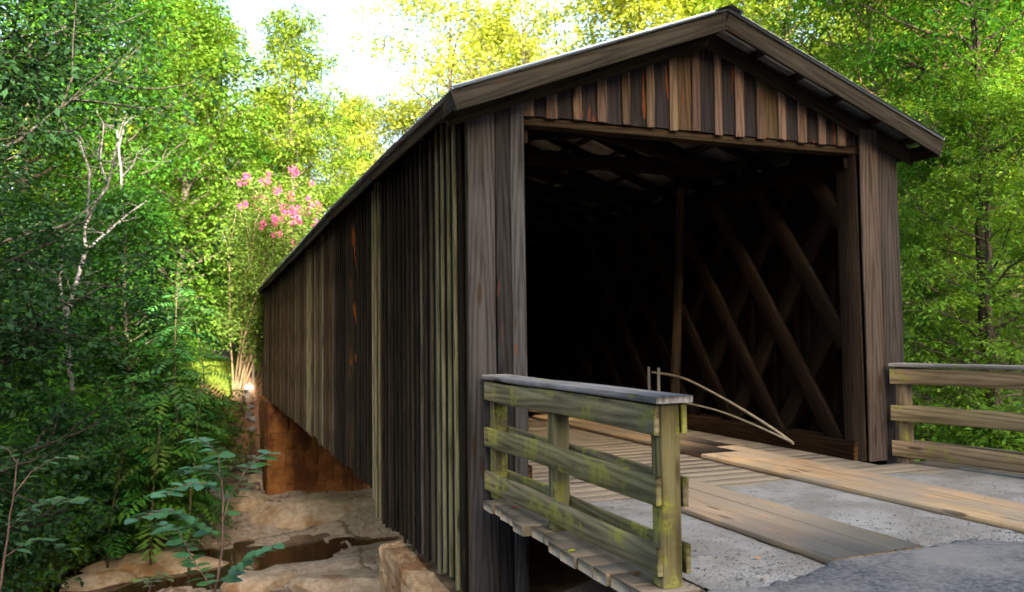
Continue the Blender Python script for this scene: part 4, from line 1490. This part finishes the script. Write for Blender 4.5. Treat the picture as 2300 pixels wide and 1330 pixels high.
# ------------------------------------------------------------------ rocks
for i in range(95):
    x = random.uniform(-2.5, -0.35); y = random.uniform(26.4, 31.0)
    if x < -0.9 - (31.5 - y) * 0.33: x = random.uniform(-1.3, -0.4)
    s = random.uniform(0.10, 0.30)
    z = hz(x, y)
    c = random.choice(((1, 1, 1.05), (1.1, 0.95, 0.8), (0.7, 0.7, 0.72)))
    rock("riprap_stone", (x, y, z + s * 0.25), (s * random.uniform(0.8, 1.4), s, s * random.uniform(0.5, 0.8)), M['stone_grey'], color=c,
         label="broken grey stone in the rubble bank beside the far abutment", cat="stone", group="rubble stones on the far bank")
for px, py, sz, lab in ((800, 1322, (1.7, 1.1, 0.5), "large flat tan boulder at the bottom edge near the near abutment"),
                        (585, 1308, (0.95, 0.7, 0.38), "rounded tan boulder in front of the brown pool"),
                        (360, 1262, (2.0, 1.0, 0.35), "pale sloping rock slab behind the sapling stem"),
                        (700, 1165, (2.2, 1.1, 0.55), "grey rock hump below the far abutment"),
                        (560, 1145, (0.9, 0.6, 0.6), "upright grey boulder at the foot of the far rubble bank"),
                        (225, 1300, (0.9, 0.5, 0.2), "low pale rock at the edge of the dark pool")):
    v = ray(px, py); t = (BED + 0.05 - CAM[2]) / v[2]; p = CAM + v * t
    rock("boulder", (p[0], p[1], max(BED, hz(p[0], p[1])) - 0.02), sz, M['bedrock'], me=stone_mesh(random.randint(50, 9999), 3, 0.22), rot=(0.1, 0.05, random.uniform(-0.5, 0.5)),
         color=(1.05, 1, 0.92), label=lab, cat="boulder")

def creek_gravel():
    rs = np.random.RandomState(55)
    base = np.array([(1, 0, 0), (-0.8, 0.3, 0), (0.1, 1, 0), (0.2, -0.9, 0), (0, 0.1, 0.8), (0, 0, -0.6)])
    tri = np.array([(0, 2, 4), (2, 1, 4), (1, 3, 4), (3, 0, 4), (2, 0, 5), (1, 2, 5), (3, 1, 5), (0, 3, 5)])
    V = []; F = []; n = 0
    x = rs.uniform(-7, 6, 9000); y = rs.uniform(9, 27, 9000); z = height(x, y); d = fbm(x * 0.9, y * 0.9) * 2 + 0.25
    for xx, yy, zz, dd in zip(x, y, z, d):
        if zz > -3.6 or rs.rand() > dd: continue
        s_ = rs.uniform(0.02, 0.07) * (2 if rs.rand() < 0.05 else 1); a = rs.rand() * 6.3
        R2 = np.array([[math.cos(a), -math.sin(a), 0], [math.sin(a), math.cos(a), 0], [0, 0, 1]])
        V.append((base * (1 + 0.3 * rs.randn(6, 1))) @ R2.T * s_ * np.array([1, 1, 0.7]) + np.array([xx, yy, zz + s_ * 0.15])); F.append(tri + 6 * n); n += 1
    o = link("creek_gravel", mesh_np("creek_gravel", np.concatenate(V), np.concatenate(F)), M['bedrock'], None, (0.85, 0.8, 0.75))
    tag(o, "loose stones and gravel lying on the creek bed", "gravel", kind="stuff")


creek_gravel()

# ------------------------------------------------------------------ things inside the bridge
rs0 = np.random.RandomState(2)


def rod(label, pts, x, r):
    P = np.array([on_x(px, py, x) for px, py in pts])
    Q = []
    n = len(P)
    for t in np.linspace(0, n - 1, 22):
        i = int(min(t, n - 2)); f = t - i
        p0, p1, p2, p3 = P[max(i - 1, 0)], P[i], P[i + 1], P[min(i + 2, n - 1)]
        Q.append(0.5 * ((2 * p1) + (-p0 + p2) * f + (2 * p0 - 5 * p1 + 4 * p2 - p3) * f * f + (-p0 + 3 * p1 - 3 * p2 + p3) * f ** 3))
    Q = np.array(Q)
    o = link("bent_rod", tubes_mesh([(Q, np.full(len(Q), r), 8)]), M['pipe'])
    tag(o, label, "rod", "bent rods inside the bridge")


rod("upper of two pale bent rods arching down to the bridge floor", [(1782, 996), (1735, 962), (1660, 915), (1590, 876), (1530, 848), (1465, 836)], 4.83, 0.019)
rod("lower of two pale bent rods lying toward the bridge floor", [(1776, 992), (1700, 957), (1620, 925), (1545, 906), (1470, 893)], 4.80, 0.015)
for i, px in enumerate((1459, 1480)):
    b = on_x(px, 900, 4.72)
    root = empty("marker_stake", (float(b[0]), float(b[1]), 0.0))
    tag(root, ("left" if i == 0 else "right") + " one of two short grey stakes standing inside the bridge", "stake", "stakes inside the bridge")
    board("shaft", (0, 0, 0.0), (0, 0, 1.0), 0.055, 0.012, (0, -1, 0), M['wood'], (0.30, 0.31, 0.32), root, 2)
    board("foot", (0, -0.06, 0.006), (0, 0.06, 0.006), 0.10, 0.012, (0, 0, 1), M['wood'], (0.2, 0.2, 0.2), root, 1)
board("prop_post", (4.90, 4.05, 0.0), (4.95, 3.72, 3.96), 0.13, 0.10, (-1, -0.6, 0), M['wood'], (0.045, 0.032, 0.02), bridge, 3)


# fallen leaves on the deck
def fallen(px, py, z, c, s=0.07):
    v = ray(px, py); t = (z - CAM[2]) / v[2]; p = CAM + v * t
    o = link("fallen_leaf", _ov, M['leaf'], None, c)
    o.location = (p[0], p[1], z + 0.006); o.scale = (s, s, s)
    o.rotation_euler = (random.uniform(-0.25, 0.25), random.uniform(-0.25, 0.25), random.uniform(0, 6.3))
    return o


tag(fallen(1160, 1142, 0.006, (0.75, 0.13, 0.03), 0.08), "bright orange fallen leaf on the plank edge below the left rail", "leaf", "fallen leaves")
tag(fallen(1293, 1238, 0.006, (0.55, 0.5, 0.05), 0.09), "yellow-green fallen leaf on the plank edge below the left rail", "leaf", "fallen leaves")
tag(fallen(1444, 1287, 0.006, (0.35, 0.07, 0.03), 0.08), "dark red fallen leaf at the foot of the left rail end", "leaf", "fallen leaves")
tag(fallen(1710, 1258, 0.02, (0.65, 0.30, 0.12), 0.05), "pale orange fallen leaf on the grey grit beside the left tread", "leaf", "fallen leaves")
tag(fallen(1822, 1014, 0.006, (0.55, 0.2, 0.06), 0.07), "orange-brown fallen leaf near the right portal post", "leaf", "fallen leaves")
tag(fallen(2065, 1058, 0.006, (0.55, 0.24, 0.1), 0.07), "pale brown fallen leaf by the right guard rail", "leaf", "fallen leaves")
tag(fallen(1705, 1300, 0.03, (0.5, 0.2, 0.08), 0.06), "brown fallen leaf at the asphalt edge", "leaf", "fallen leaves")
for px, py in ((1600, 972), (1645, 978), (1668, 984), (1690, 1000), (1575, 965), (1720, 992), (1760, 1008)):
    tag(fallen(px + random.uniform(-6, 6), py, 0.006, (0.40, 0.16, 0.06), 0.08), "brown leaf in the litter along the right truss inside the bridge", "leaf", "leaf litter inside the bridge")

# ------------------------------------------------------------------ far end: rail and sign
root = empty("far_guard_rail", (-0.35, 30.7, 0)); tag(root, "small wooden guard rail at the far end of the bridge", "guard rail")
for t in (0.0, 1.1, 2.2):
    board("post", (-0.05 * t, t, -0.7), (-0.05 * t, t, 1.05), 0.11, 0.11, (-1, 0, 0), M['wood'], tint(GREY, 0.2), root, 1)
for zc in (0.2, 0.62, 1.02):
    board("rail", (-0.08, -0.05, zc), (-0.2, 2.4, zc), 0.17, 0.04, (-1, 0, 0), M['wood'], tint(GREY, 0.2), root, 2)
x, y = ground_at(556, 38.5)
z = hz(x, y)
root = empty("road_sign", (x, y, z)); tag(root, "small grey sign on a thin post beyond the far end", "sign")
board("post", (0, 0, -0.2), (0, 0, 2.0), 0.07, 0.05, (0, -1, 0), M['sign'], (0.3, 0.3, 0.3), root, 1)
board("panel", (0.02, -0.04, 1.55), (0.02, -0.04, 2.05), 0.3, 0.012, (0, -1, 0), M['sign'], (0.3, 0.3, 0.3), root, 1)
